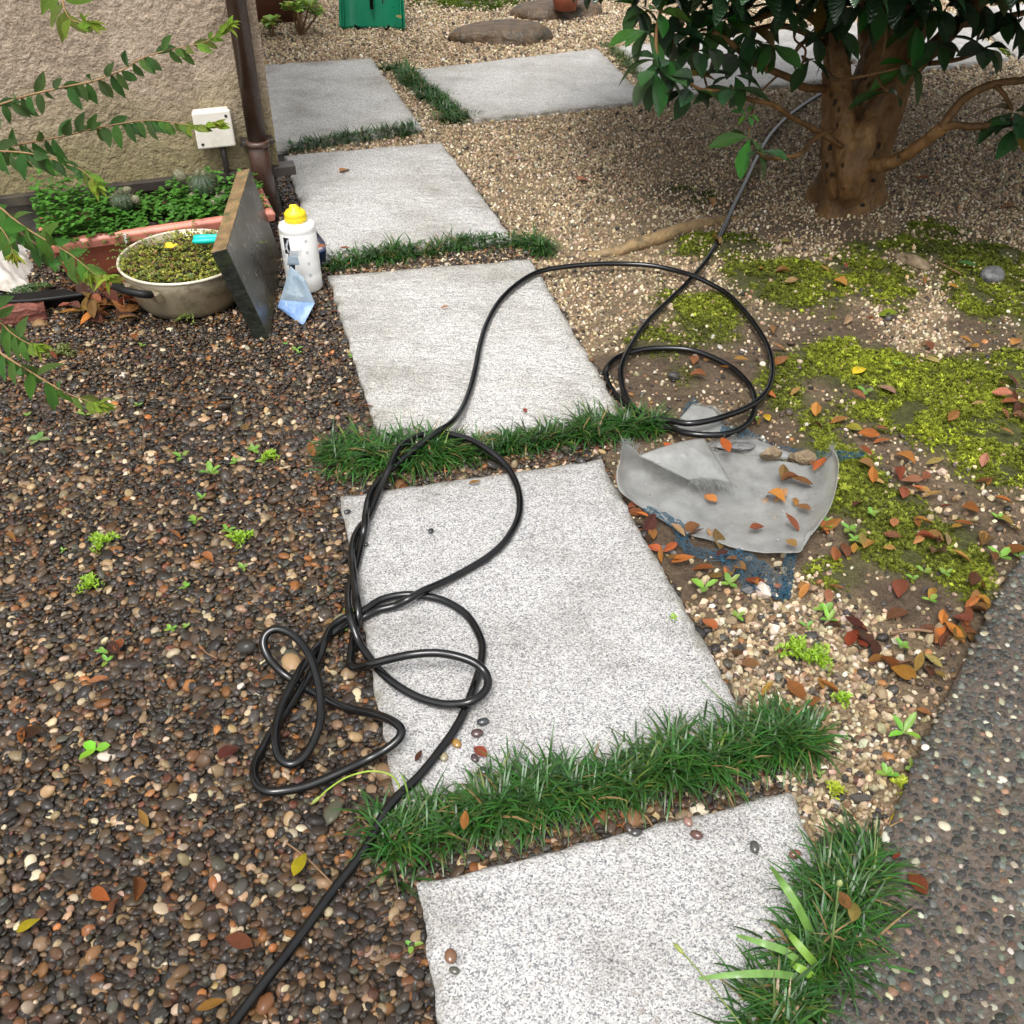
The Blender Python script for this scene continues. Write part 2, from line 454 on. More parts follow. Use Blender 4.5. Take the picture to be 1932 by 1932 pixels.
M['teal'] = m_plain('turquoise_plastic', (0.0, 0.50, 0.42), 0.35, 0.08, 20)
M['brick'] = m_plain('wet_brick', (0.17, 0.055, 0.038), 0.6, 0.3, 30, 0.006, 90, dirt=(0.24, 0.09, 0.06))
M['cloth'] = m_plain('dirty_white_cloth', (0.52, 0.49, 0.45), 0.85, 0.15, 8, 0.004, 30, dirt=(0.22, 0.18, 0.13))
M['twig'] = m_plain('twig', (0.16, 0.09, 0.045), 0.6, 0.3, 40)
M['stem'] = m_plain('young_stem', (0.24, 0.14, 0.06), 0.5, 0.2, 40)
M['netting'] = m_plain('blue_netting', (0.010, 0.065, 0.11), 0.45, 0.3, 30)
M['cactus'] = m_plain('cactus_green', (0.028, 0.055, 0.022), 0.5, 0.3, 40, 0.003, 120)
M['cactus_pale'] = m_plain('cactus_pup', (0.16, 0.155, 0.09), 0.6, 0.3, 60, 0.003, 150)
M['wood'] = m_plain('rotting_wood', (0.20, 0.115, 0.045), 0.6, 0.35, 22, 0.008, 40, dirt=(0.06, 0.045, 0.025))
M['rootwood'] = m_plain('surface_root', (0.24, 0.16, 0.075), 0.65, 0.3, 25, 0.008, 50, dirt=(0.10, 0.07, 0.035))
M['leaf_tree'] = m_leaf('glossy_tree_leaf', 0.17, trans=0.14, spec=0.8)
M['leaf_shrub'] = m_leaf('shrub_leaf', 0.42, trans=0.3)
M['leaf_dead'] = m_leaf('wet_dead_leaf', 0.26, blotch=0.8, trans=0.12)
M['leaf_weed'] = m_leaf('weed_leaf', 0.4, trans=0.3, vein=False)
M['peb'] = m_inst('wet_pebble', 0.22, 0.5, 0.25)
M['bit'] = m_inst('tan_gravel_bit', 0.55, 0.4, 0.05, 160)
M['moss'] = m_inst('moss_sprig', 0.75, 0.12, 0.0, 40, 0.2, 0)
M['blade'] = m_attr('mondo_blade', 'tint', 0.33, 0.42, 0.2)
M['frond'] = m_attr('small_foliage', 'tint', 0.42, 0.4, 0.25)
def mat_sheet():
    k = NT('translucent_sheet')
    n = k.noise(22, 5, 0.6)
    c = k.ramp(n, [(0.3, (0.40, 0.405, 0.395)), (0.7, (0.60, 0.605, 0.585))])
    c = k.mix(k.ramp(k.noise(7, 5, 0.7), [(0.5, (0, 0, 0)), (0.72, (0.5, 0.5, 0.5))]), c, (0.36, 0.34, 0.27))
    wv1 = k.n('TexWave', Scale=260.0); wv1.bands_direction = 'X'; k.put(wv1.inputs['Vector'], k.co())
    wv2 = k.n('TexWave', Scale=260.0); wv2.bands_direction = 'Y'; k.put(wv2.inputs['Vector'], k.co())
    drops = k.ramp(k.voro(110), [(0.05, (1, 1, 1)), (0.3, (0, 0, 0))])
    dm = k.math('MULTIPLY', drops, k.ramp(k.noise(25, 3), [(0.48, (0, 0, 0)), (0.56, (1, 1, 1))]))
    k.set(Base_Color=c, Roughness=k.mapr(dm, 0, 1, 0.27, 0.05), Coat_Weight=0.25, Coat_Roughness=0.15, Specular_IOR_Level=0.5,
          Normal=k.bump(k.math('ADD', k.math('ADD', k.math('MULTIPLY', wv1.outputs['Fac'], 0.12), k.math('MULTIPLY', wv2.outputs['Fac'], 0.12)), dm), 0.0022))
    tr = k.n('BsdfTranslucent'); k.put(tr.inputs['Color'], c)
    tp = k.n('BsdfTransparent')
    m1 = k.n('MixShader'); m1.inputs[0].default_value = 0.45
    k.t.links.new(k.b.outputs[0], m1.inputs[1]); k.t.links.new(tr.outputs[0], m1.inputs[2])
    m2 = k.n('MixShader'); m2.inputs[0].default_value = 0.30
    k.t.links.new(m1.outputs[0], m2.inputs[1]); k.t.links.new(tp.outputs[0], m2.inputs[2])
    k.t.links.new(m2.outputs[0], k.out.inputs['Surface'])
    return k.m
M['sheet'] = mat_sheet()
def mat_objcol(name, rough, coat=0.0, spec=0.5, nscale=70):
    k = NT(name); oi = k.n('ObjectInfo'); c = oi.outputs['Color']
    c = k.mix(k.mapr(k.noise(nscale, 4), 0.35, 0.65, 0, 0.5), c, k.mix(1.0, c, (0.4, 0.37, 0.35), 'MULTIPLY'))
    k.set(Base_Color=c, Roughness=rough, Coat_Weight=coat, Coat_Roughness=0.08, Specular_IOR_Level=spec)
    return k.m
M['pebble_solid'] = mat_objcol('single_pebble', 0.2, 0.4, 0.5)

# ------------------------------------------------------------------ layout of the place
ZS = 0.02                       # top of the slabs
def P2(l, z=0.0): return [G(x, y, z) for x, y in l]
SLABS = [   # left edge (near to far), right edge (near to far), material, label
    ([(856, 2080), (830, 1932), (788, 1668)], [(1390, 2080), (1447, 1920), (1556, 1640), (1492, 1490)], 'granite_a', 'speckled granite slab nearest the camera, cut at an angle beside the pebbled concrete'),
    ([(752, 1520), (640, 936)], [(1428, 1388), (1132, 864)], 'granite_a', 'speckled granite slab under the tangled loops of the black hose'),
    ([(718, 830), (618, 518)], [(1194, 812), (1002, 487)], 'granite_b', 'rough granite slab crossed by a single strand of hose, beside the coil'),
    ([(600, 492), (537, 292)], [(970, 452), (833, 267)], 'granite_b', 'rough granite slab behind the white bottle, one small brown leaf on it'),
    ([(502, 284), (482, 122)], [(797, 240), (700, 108)], 'granite_b', 'granite slab at the corner of the house where the path turns'),
    ([(895, 224), (780, 131)], [(1222, 188), (1128, 90)], 'granite_b', 'wide granite slab in front of the sunken brown boulder'),
    ([(1250, 184), (1166, 87)], [(1640, 140), (1500, 52)], 'granite_b', 'granite slab half hidden by the tree leaves left of the trunk'),
    ([(1656, 138), (1516, 50)], [(1905, 109), (1796, 20)], 'granite_b', 'granite slab behind the tree trunk seen through the branches'),
    ([(1921, 107), (1813, 17)], [(2170, 82), (2040, -6)], 'granite_b', 'granite slab at the far right corner beyond the mossy joint'),
]
SLABPOLY = []
for L, Rr, _, _ in SLABS:
    SLABPOLY.append([tuple(G(x, y, ZS)[:2]) for x, y in L] + [tuple(G(x, y, ZS)[:2]) for x, y in reversed(Rr)])
CONC_EDGE = [(2060, 880), (1990, 960), (1932, 1043), (1890, 1108), (1850, 1190), (1800, 1285), (1760, 1370), (1728, 1430), (1700, 1500), (1660, 1610), (1620, 1735), (1580, 1840), (1540, 1935), (1490, 2060), (1460, 2200)]
CONC_POLY = [tuple(G(x, y, 0.02)[:2]) for x, y in CONC_EDGE] + [(2.6, 0.45), (2.6, 2.6)]
left_line = [G(x, y) for x, y in ((870, 2200), (830, 1932), (788, 1668), (752, 1520), (640, 936), (660, 850), (618, 518), (600, 492), (537, 292), (525, 284), (482, 122), (470, 60))]
LLx = np.array([p.x for p in left_line]); LLy = np.array([p.y for p in left_line])
right_line = [G(x, y) for x, y in ((1600, 2200), (1640, 1700), (1492, 1490), (1428, 1388), (1132, 864), (1194, 812), (1002, 487), (970, 452), (833, 267), (895, 224))]
RLx = np.array([p.x for p in right_line]); RLy = np.array([p.y for p in right_line])
def left_x(y): return np.interp(y, LLy[np.argsort(LLy)], LLx[np.argsort(LLy)])
def right_x(y): return np.interp(y, RLy[np.argsort(RLy)], RLx[np.argsort(RLy)])
def ell(x, y, l, seed, warp=0.75, f=9.0):
    """soft membership of ragged patches given as (px, py, rx, ry, weight)"""
    n = fbm(x, y, f, 4, seed)
    r = np.zeros_like(np.asarray(x, float))
    for (cx, cy, rx, ry, wgt) in l:
        c = G(cx, cy); ex = (G(cx + rx, cy) - c).length; ey = (G(cx, cy - ry) - G(cx, cy + ry)).length * 0.5
        d = np.sqrt(((x - c.x) / ex) ** 2 + ((y - c.y) / ey) ** 2)
        r = np.maximum(r, np.clip((1.18 - d + n * warp) * 1.6, 0, 1) * wgt)
    return r
MOSS_E = [(1330, 590, 120, 62, 1.0), (1500, 530, 170, 62, 1.0), (1660, 520, 150, 60, 1.0), (1830, 490, 150, 60, .95), (1330, 460, 90, 35, .8), (1880, 560, 150, 75, .9),
          (1620, 700, 150, 60, .95), (1760, 760, 170, 90, 1.0), (1880, 830, 130, 110, 1.0), (1600, 900, 90, 110, 1.0), (1660, 990, 90, 80, 1.0), (1810, 1050, 70, 75, .9),
          (1480, 740, 60, 40, .7), (1930, 700, 70, 60, .9), (1560, 1085, 70, 35, .7), (1310, 375, 60, 20, .5), (880, 6, 110, 14, 1.0), (1860, 100, 120, 14, 1.0), (1240, 640, 60, 30, .6), (1300, 720, 40, 30, .35)]
SOIL_E = [(1420, 650, 230, 70, .8), (1250, 700, 130, 60, .55), (1560, 620, 120, 45, .95), (1150, 560, 90, 60, .35), (1300, 640, 100, 40, .5), (1340, 1090, 120, 90, .8), (1450, 1060, 130, 60, .7),
          (1650, 1130, 170, 70, .85), (1860, 640, 70, 50, .9), (1720, 470, 140, 20, .7), (1500, 430, 160, 25, .7), (1280, 1000, 60, 90, .9), (1500, 820, 80, 60, .6), (1330, 360, 110, 40, .4)]
TAN_E = [(1500, 1250, 260, 160, .95), (1500, 1400, 230, 190, 1.0), (1600, 1560, 130, 120, 1.0)]
def masks(x, y):
    x = np.asarray(x, float); y = np.asarray(y, float)
    lx = left_x(y); rx = right_x(y)
    far = y > 4.85
    left = (x < lx + 0.02) & (y < 4.2) & ~far
    right = ~left
    moss = ell(x, y, MOSS_E, 11) * right
    soil = ell(x, y, SOIL_E, 23) * right
    lowr = ell(x, y, TAN_E, 31, 0.35) * right
    tan = np.where(right, 0.9, 0.0) * (1 - 0.93 * soil) * (1 - 0.96 * moss)
    tan = np.where((y < 2.4) & right, np.maximum(lowr * 1.1, tan * 0.30), tan)
    return left, moss, soil, tan, lowr
def ground_z(x, y, moss=None):
    x = np.asarray(x, float); y = np.asarray(y, float)
    if moss is None: moss = masks(x, y)[1]
    return 0.004 * fbm(x, y, 3.0, 3, 5) + 0.0025 * fbm(x, y, 22.0, 3, 6) + 0.010 * moss
def gz(x, y): return float(ground_z(np.array([x]), np.array([y]))[0])

# ------------------------------------------------------------------ ground sheet
def build_ground():
    xs = np.concatenate([[-80, -40, -20, -10, -6, -4.5], np.linspace(-3.6, 3.6, 361), [4.5, 6, 10, 20, 40, 80]])
    ys = np.concatenate([[-80, -40, -15, -5, -1.5, 0.0], np.linspace(0.45, 6.9, 324), [7.5, 9, 13, 20, 40, 80]])
    X, Y = np.meshgrid(xs, ys)
    left, moss, soil, tan, lowr = masks(X, Y)
    near = (np.abs(X) < 3.7) & (Y > 0.4) & (Y < 7)
    Z = np.where(near, ground_z(X, Y, moss), 0.0)
    V = np.stack([X.ravel(), Y.ravel(), Z.ravel()], 1)
    ny, nx = X.shape
    idx = np.arange(ny * nx).reshape(ny, nx)
    Fq = np.stack([idx[:-1, :-1], idx[:-1, 1:], idx[1:, 1:], idx[1:, :-1]], -1).reshape(-1, 4)
    o = mk('ground', V.tolist(), Fq.tolist(), M['ground'])
    c_soil = np.array([0.085, 0.060, 0.040]); c_tan = np.array([0.26, 0.195, 0.12]); c_moss = np.array([0.062, 0.070, 0.016]); c_left = np.array([0.030, 0.023, 0.017])
    c = c_soil[None, None] * (1 - tan[..., None]) + c_tan[None, None] * tan[..., None]
    c = c * (1 - moss[..., None]) + c_moss[None, None] * moss[..., None]
    c = np.where(left[..., None], c_left[None, None], c)
    c = np.where(near[..., None], c, np.array([0.12, 0.095, 0.06]))
    a = o.data.attributes.new('soil', 'FLOAT_COLOR', 'POINT')
    a.data.foreach_set('color', np.concatenate([c.reshape(-1, 3), np.ones((V.shape[0], 1))], 1).astype(np.float32).ravel())
    setp(o, 'brown garden soil under gravel, pebbles and moss', 'ground', kind='structure')
build_ground()

# ------------------------------------------------------------------ scattering by geometry nodes (gravel, moss: nobody could count it)
def scatter(name, pts, rot, scl, tint, sources, label, cat):
    N = len(pts)
    me = bpy.data.meshes.new(name)
    me.vertices.add(N)
    me.vertices.foreach_set('co', np.asarray(pts, np.float32).ravel())
    for nm, ty, arr in (('rot', 'FLOAT_VECTOR', rot), ('scl', 'FLOAT_VECTOR', scl)):
        a = me.attributes.new(nm, ty, 'POINT'); a.data.foreach_set('vector', np.asarray(arr, np.float32).ravel())
    a = me.attributes.new('tint', 'FLOAT_COLOR', 'POINT')
    a.data.foreach_set('color', np.concatenate([tint, np.ones((N, 1))], 1).astype(np.float32).ravel())
    a = me.attributes.new('pick', 'INT', 'POINT'); a.data.foreach_set('value', RNG.integers(0, len(sources), N).astype(np.int32))
    ob = bpy.data.objects.new(name, me)
    COL.objects.link(ob)
    src = bpy.data.collections.new(name + '_shapes')
    for s in sources:
        src.objects.link(bpy.data.objects.new(name + '_shape', s))
    ng = bpy.data.node_groups.new(name + '_scatter', 'GeometryNodeTree')
    ng.interface.new_socket('Geometry', in_out='INPUT', socket_type='NodeSocketGeometry')
    ng.interface.new_socket('Geometry', in_out='OUTPUT', socket_type='NodeSocketGeometry')
    gi = ng.nodes.new('NodeGroupInput'); go = ng.nodes.new('NodeGroupOutput')
    ci = ng.nodes.new('GeometryNodeCollectionInfo'); ci.inputs['Collection'].default_value = src
    ci.inputs['Separate Children'].default_value = True; ci.inputs['Reset Children'].default_value = True
    ip = ng.nodes.new('GeometryNodeInstanceOnPoints'); ip.inputs['Pick Instance'].default_value = True
    m2p = ng.nodes.new('GeometryNodeMeshToPoints')
    def attr(nm, ty):
        n = ng.nodes.new('GeometryNodeInputNamedAttribute'); n.data_type = ty; n.inputs['Name'].default_value = nm
        return [s for s in n.outputs if s.enabled and s.name == 'Attribute'][0]
    ng.links.new(gi.outputs[0], m2p.inputs['Mesh'])
    ng.links.new(m2p.outputs[0], ip.inputs['Points'])
    ng.links.new(ci.outputs[0], ip.inputs['Instance'])
    e2r = ng.nodes.new('FunctionNodeEulerToRotation')
    ng.links.new(attr('rot', 'FLOAT_VECTOR'), e2r.inputs[0]); ng.links.new(e2r.outputs[0], ip.inputs['Rotation'])
    ng.links.new(attr('scl', 'FLOAT_VECTOR'), ip.inputs['Scale'])
    ng.links.new(attr('pick', 'INT'), ip.inputs['Instance Index'])
    ng.links.new(ip.outputs[0], go.inputs[0])
    md = ob.modifiers.new('scatter', 'NODES'); md.node_group = ng
    return setp(ob, label, cat, kind='stuff')

import bmesh
def pebble_mesh(name, mat, sub, jit, seed, smooth=True):
    rr = random.Random(seed)
    bm = bmesh.new(); bmesh.ops.create_icosphere(bm, subdivisions=sub, radius=0.5)
    ax = [Vector((rr.uniform(-1, 1), rr.uniform(-1, 1), rr.uniform(-1, 1))).normalized() for _ in range(6)]
    am = [rr.uniform(-jit, jit) for _ in range(6)]
    for v in bm.verts:
        d = v.co.normalized(); s = 1.0
        for a, m in zip(ax, am): s += m * max(0, d.dot(a)) ** 2
        if smooth and seed % 2:
            for a, m in zip(ax, am):
                s = min(s, (0.86 + m * .6) / max(.05, d.dot(a)))
        v.co = v.co * s
        if not smooth: v.co += Vector((rr.uniform(-1, 1), rr.uniform(-1, 1), rr.uniform(-1, 1))) * 0.09
    me = bpy.data.meshes.new(name); bm.to_mesh(me); bm.free()
    me.materials.append(mat)
    me.polygons.foreach_set('use_smooth', [smooth] * len(me.polygons))
    return me
def tints(n, pal, wts, var=0.25, dark=0.0):
    pal = np.array(pal); wts = np.array(wts, float); wts /= wts.sum()
    c = pal[RNG.choice(len(pal), n, p=wts)]
    return np.clip(c * np.exp(RNG.normal(0, var, (n, 1))) * (1 + RNG.normal(0, 0.05, (n, 3))), 0.003, 0.85)
def jgrid(x0, x1, y0, y1, s, jit=0.5):
    X, Y = np.meshgrid(np.arange(x0, x1, s), np.arange(y0, y1, s))
    X = X + RNG.uniform(-jit, jit, X.shape) * s; Y = Y + RNG.uniform(-jit, jit, Y.shape) * s
    return X.ravel(), Y.ravel()
def in_view(x, y, m=0.12):
    f = y * CP + CAM_H * SP; u = y * SP - CAM_H * CP
    return (np.abs(x / f) < 0.5 + m) & (np.abs(u / f) < 0.5 + m) & (f > 0.1)
def off_slabs(x, y, grow=0.0):
    r = np.ones(x.shape, bool)
    for p in SLABPOLY: r &= ~inpoly(x, y, p)
    return r & ~inpoly(x, y, CONC_POLY)
def behind_wall(x, y):
    dx, dy = x - WA.x, y - WA.y
    s = dx * WD.x + dy * WD.y; d = dx * WN.x + dy * WN.y
    return (s > -0.0) & (d < 0.02)

PAL_DARK = [(0.022, 0.018, 0.015), (0.044, 0.033, 0.024), (0.082, 0.056, 0.033), (0.14, 0.082, 0.036), (0.080, 0.078, 0.074), (0.36, 0.275, 0.17), (0.58, 0.51, 0.40), (0.26, 0.115, 0.034), (0.12, 0.045, 0.026), (0.066, 0.066, 0.050)]
W_DARK = [22, 23, 20, 14, 4, 10, 4.2, 5.0, 2.4, 5]
PEB_SRC = [pebble_mesh('pebble_shape', M['peb'], 2, 0.28, 100 + i) for i in range(8)]
def build_left_gravel():
    P, S = [], []
    for layer, (sp, zoff, sc) in enumerate(((0.0118, 0.000, 1.0), (0.0120, 0.0045, 1.0), (0.030, 0.0080, 1.0))):
        x, y = jgrid(-2.3, 0.45, 0.42, 3.7, sp)
        left = masks(x, y)[0]
        gap = (x < right_x(y)) & (y < 4)
        k = in_view(x, y) & (left | gap) & off_slabs(x, y) & ~behind_wall(x, y)
        k &= ~((x - (-0.93)) ** 2 + (y - 2.72) ** 2 < 0.125 ** 2)
        x, y = x[k], y[k]
        z = ground_z(x, y) + zoff
        P.append(np.stack([x, y, z], 1)); S.append(np.full(len(x), sc))
    P = np.concatenate(P); S = np.concatenate(S)
    n = len(P)
    base = 0.0122 * np.exp(RNG.normal(0, 0.32, n)) * S
    base *= np.where(P[:, 1] > 2.2, 0.82, 1.0)
    scl = np.stack([base * RNG.uniform(0.95, 1.5, n), base * RNG.uniform(0.8, 1.1, n), base * RNG.uniform(0.42, 0.75, n)], 1)
    rot = np.stack([RNG.normal(0, 0.35, n), RNG.normal(0, 0.35, n), RNG.uniform(0, 6.283, n)], 1)
    scatter('pebble_gravel', P, rot, scl, tints(n, PAL_DARK, W_DARK, 0.34) * np.array([0.74, 0.64, 0.53]), PEB_SRC, 'wet dark river pebbles covering the ground left of the slabs', 'gravel')
build_left_gravel()

PAL_TAN = [(0.44, 0.335, 0.205), (0.56, 0.45, 0.30), (0.30, 0.215, 0.125), (0.66, 0.58, 0.45), (0.13, 0.098, 0.068), (0.05, 0.043, 0.037), (0.30, 0.185, 0.10)]
W_TAN = [28, 22, 20, 9, 10, 6, 6]
BIT_SRC = [pebble_mesh('gravel_bit_shape', M['bit'], 1, 0.3, 300 + i, smooth=False) for i in range(7)]
def build_tan_gravel():
    x, y = jgrid(-2.4, 3.4, 0.55, 6.7, 0.0088)
    k = in_view(x, y, 0.08) & off_slabs(x, y)
    x, y = x[k], y[k]
    left, moss, soil, tan, lowr = masks(x, y)
    cl = 0.75 + 0.5 * fbm(x, y, 5.0, 3, 77)
    k = ~left & (RNG.random(len(x)) < tan * cl * np.where(y > 4.6, 1.1, 1.0)) & ~behind_wall(x, y)
    x, y = x[k], y[k]
    n = len(x)
    base = 0.0075 * np.exp(RNG.normal(0, 0.28, n)) * np.where(y > 4.6, 1.25, np.where(y < 1.9, 1.3, 1.0))
    z = ground_z(x, y) + base * RNG.uniform(0.05, 0.4, n)
    scl = np.stack([base * RNG.uniform(0.9, 1.4, n), base * RNG.uniform(0.8, 1.1, n), base * RNG.uniform(0.6, 0.95, n)], 1)
    rot = RNG.uniform(0, 6.283, (n, 3))
    scatter('tan_gravel', np.stack([x, y, z], 1), rot, scl, tints(n, PAL_TAN, W_TAN, 0.22), BIT_SRC, 'fine tan crushed gravel around the tree and beyond the slabs', 'gravel')
    # darker rounded pebbles strayed among it, mostly beside the concrete
    x, y = jgrid(0.0, 1.4, 0.6, 2.6, 0.014)
    k = in_view(x, y) & off_slabs(x, y)
    x, y = x[k], y[k]
    left, moss, soil, tan, lowr = masks(x, y)
    k = ~left & (x > right_x(y) - 0.12) & (RNG.random(len(x)) < 0.06 * (1 - moss) + 0.36 * lowr)
    x, y = x[k], y[k]
    n = len(x)
    base = 0.0115 * np.exp(RNG.normal(0, 0.28, n))
    z = ground_z(x, y) + base * 0.2
    scl = np.stack([base * RNG.uniform(0.95, 1.4, n), base * RNG.uniform(0.8, 1.1, n), base * RNG.uniform(0.5, 0.85, n)], 1)
    rot = np.stack([RNG.normal(0, 0.3, n), RNG.normal(0, 0.3, n), RNG.uniform(0, 6.283, n)], 1)
    scatter('strayed_pebbles', np.stack([x, y, z], 1), rot, scl, tints(n, PAL_DARK, W_DARK, 0.3), PEB_SRC, 'dark pebbles mixed into tan gravel beside the pebbled concrete', 'gravel')
build_tan_gravel()

def moss_sprig(seed, n=9):
    rr = random.Random(seed); V, Fc = [], []
    for i in range(n):
        a = rr.uniform(0, 6.283); t = rr.uniform(0.35, 1.2); L = rr.uniform(0.6, 1.0)
        d = Vector((math.cos(a) * math.sin(t), math.sin(a) * math.sin(t), math.cos(t)))
        s = d.cross(Vector((0, 0, 1))).normalized() * 0.13
        b = Vector((rr.uniform(-.2, .2), rr.uniform(-.2, .2), 0)); k = len(V)
        V += [b - s * 0.6, b + s * 0.6, b + d * L * 0.6 + s, b + d * L * 0.6 - s, b + d * L + Vector((0, 0, -0.12))]
        Fc += [(k, k + 1, k + 2, k + 3), (k + 3, k + 2, k + 4)]
    return meshdata('moss_sprig', V, Fc, M['moss'], True)
MOSS_SRC = [moss_sprig(i) for i in range(6)]
def build_moss():
    x, y = jgrid(-0.6, 3.2, 1.0, 6.6, 0.0056)
    k = in_view(x, y, 0.05) & off_slabs(x, y)
    x, y = x[k], y[k]
    m = masks(x, y)[1]
    bald = fbm(x, y, 16.0, 3, 57)
    k = RNG.random(len(x)) < np.clip(m * 1.15 - 0.1 - 0.9 * np.clip(bald - 0.02, 0, 1) * 3.0, 0, 0.92)
    x, y, m = x[k], y[k], m[k]
    n = len(x)
    s = 0.0082 * np.exp(RNG.normal(0, 0.28, n)) * (0.6 + 0.5 * m)
    bright = np.clip(0.5 + 0.9 * fbm(x, y, 6.0, 4, 91), 0, 1)[:, None]
    lush_shade = np.clip((y - 2.9) / 0.5, 0, 1)[:, None]
    c = np.array([0.07, 0.08, 0.014]) * (1 - bright) + np.array([0.165, 0.19, 0.016]) * bright
    c = c * (1 - 0.55 * lush_shade) + np.array([0.030, 0.075, 0.010]) * 0.55 * lush_shade  # lusher green near the tree, with the tree's shade darkened into the colour
    c = c * np.exp(RNG.normal(0, 0.45, (n, 1)))
    z = ground_z(x, y, None) + 0.0005
    scatter('moss', np.stack([x, y, z], 1), np.stack([RNG.normal(0, .2, n), RNG.normal(0, .2, n), RNG.uniform(0, 6.283, n)], 1), np.stack([s, s, s * 0.8], 1), np.clip(c, 0, 1), MOSS_SRC, 'low green and yellow moss carpeting the soil below the tree', 'moss')
build_moss()

# ------------------------------------------------------------------ slabs
def slab(L, Rr, mat, label, seed):
    def pl(pts):
        p = [G(x, y, ZS) for x, y in pts]
        d = [0.0]
        for a, b in zip(p, p[1:]): d.append(d[-1] + (b - a).length)
        return p, d
    Lp, Ld = pl(L); Rp, Rd = pl(Rr)
    def at(p, d, t):
        t *= d[-1]
        for i in range(len(p) - 1):
            if t <= d[i + 1] + 1e-9: return p[i].lerp(p[i + 1], (t - d[i]) / max(1e-9, d[i + 1] - d[i]))
        return p[-1]
    nu, nv = 56, 76
    rough = 0.0011 if mat == 'granite_a' else 0.0026
    top = {}
    V, Fc = [], []
    for j in range(nv + 1):
        a = at(Lp, Ld, j / nv); b = at(Rp, Rd, j / nv)
        for i in range(nu + 1):
            p = a.lerp(b, i / nu)
            V.append([p.x, p.y, ZS])
    A = np.array(V)
    cen = A.mean(0)
    n1 = fbm(A[:, 0], A[:, 1], 28, 4, seed); n2 = fbm(A[:, 0], A[:, 1], 70, 2, seed + 9)
    A[:, 2] += rough * (n1 + 0.7 * n2)
    ii, jj = np.meshgrid(np.arange(nu + 1), np.arange(nv + 1)); ii, jj = ii.ravel(), jj.ravel()
    edge = np.minimum(np.minimum(ii, nu - ii) * 1.0, np.minimum(jj, nv - jj) * 1.0)
    A[edge == 0, 2] -= 0.004
    e0 = edge == 0
    jx = 0.0075 * fbm(A[:, 0] + 5, A[:, 1], 34, 4, seed + 20); jy = 0.0075 * fbm(A[:, 0], A[:, 1] + 5, 30, 4, seed + 21)
    A[e0, 0] += jx[e0]; A[e0, 1] += jy[e0]
    V = A.tolist()
    idx = lambda i, j: j * (nu + 1) + i
    for j in range(nv):
        for i in range(nu):
            Fc.append((idx(i, j), idx(i + 1, j), idx(i + 1, j + 1), idx(i, j + 1)))
    ring = [idx(i, 0) for i in range(nu)] + [idx(nu, j) for j in range(nv)] + [idx(i, nv) for i in range(nu, 0, -1)] + [idx(0, j) for j in range(nv, 0, -1)]
    lay = [ring]
    for dz, sc in ((-0.006, 1.002), (-0.09, 1.003)):
        nr = []
        for q in ring:
            p = V[q]; nr.append(len(V))
            V.append([cen[0] + (p[0] - cen[0]) * sc, cen[1] + (p[1] - cen[1]) * sc, ZS + dz - (0.002 if dz < -0.05 else 0)])
        lay.append(nr)
    for a, b in zip(lay, lay[1:]):
        for k in range(len(ring)):
            k2 = (k + 1) % len(ring)
            Fc.append((a[k2], a[k], b[k], b[k2]))
    o = mk('granite_slab', V, Fc, M[mat], origin=(cen[0], cen[1], 0))
    rim = np.ones(len(V)); rim[:len(edge)] = np.exp(-edge * 0.011 / 0.022)
    ra = o.data.attributes.new('rim', 'FLOAT', 'POINT'); ra.data.foreach_set('value', rim.astype(np.float32))
    setp(o, label, 'paving slab', 'granite slabs of the garden path', 'thing')
for i, s in enumerate(SLABS): slab(*s, seed=40 + i * 3)

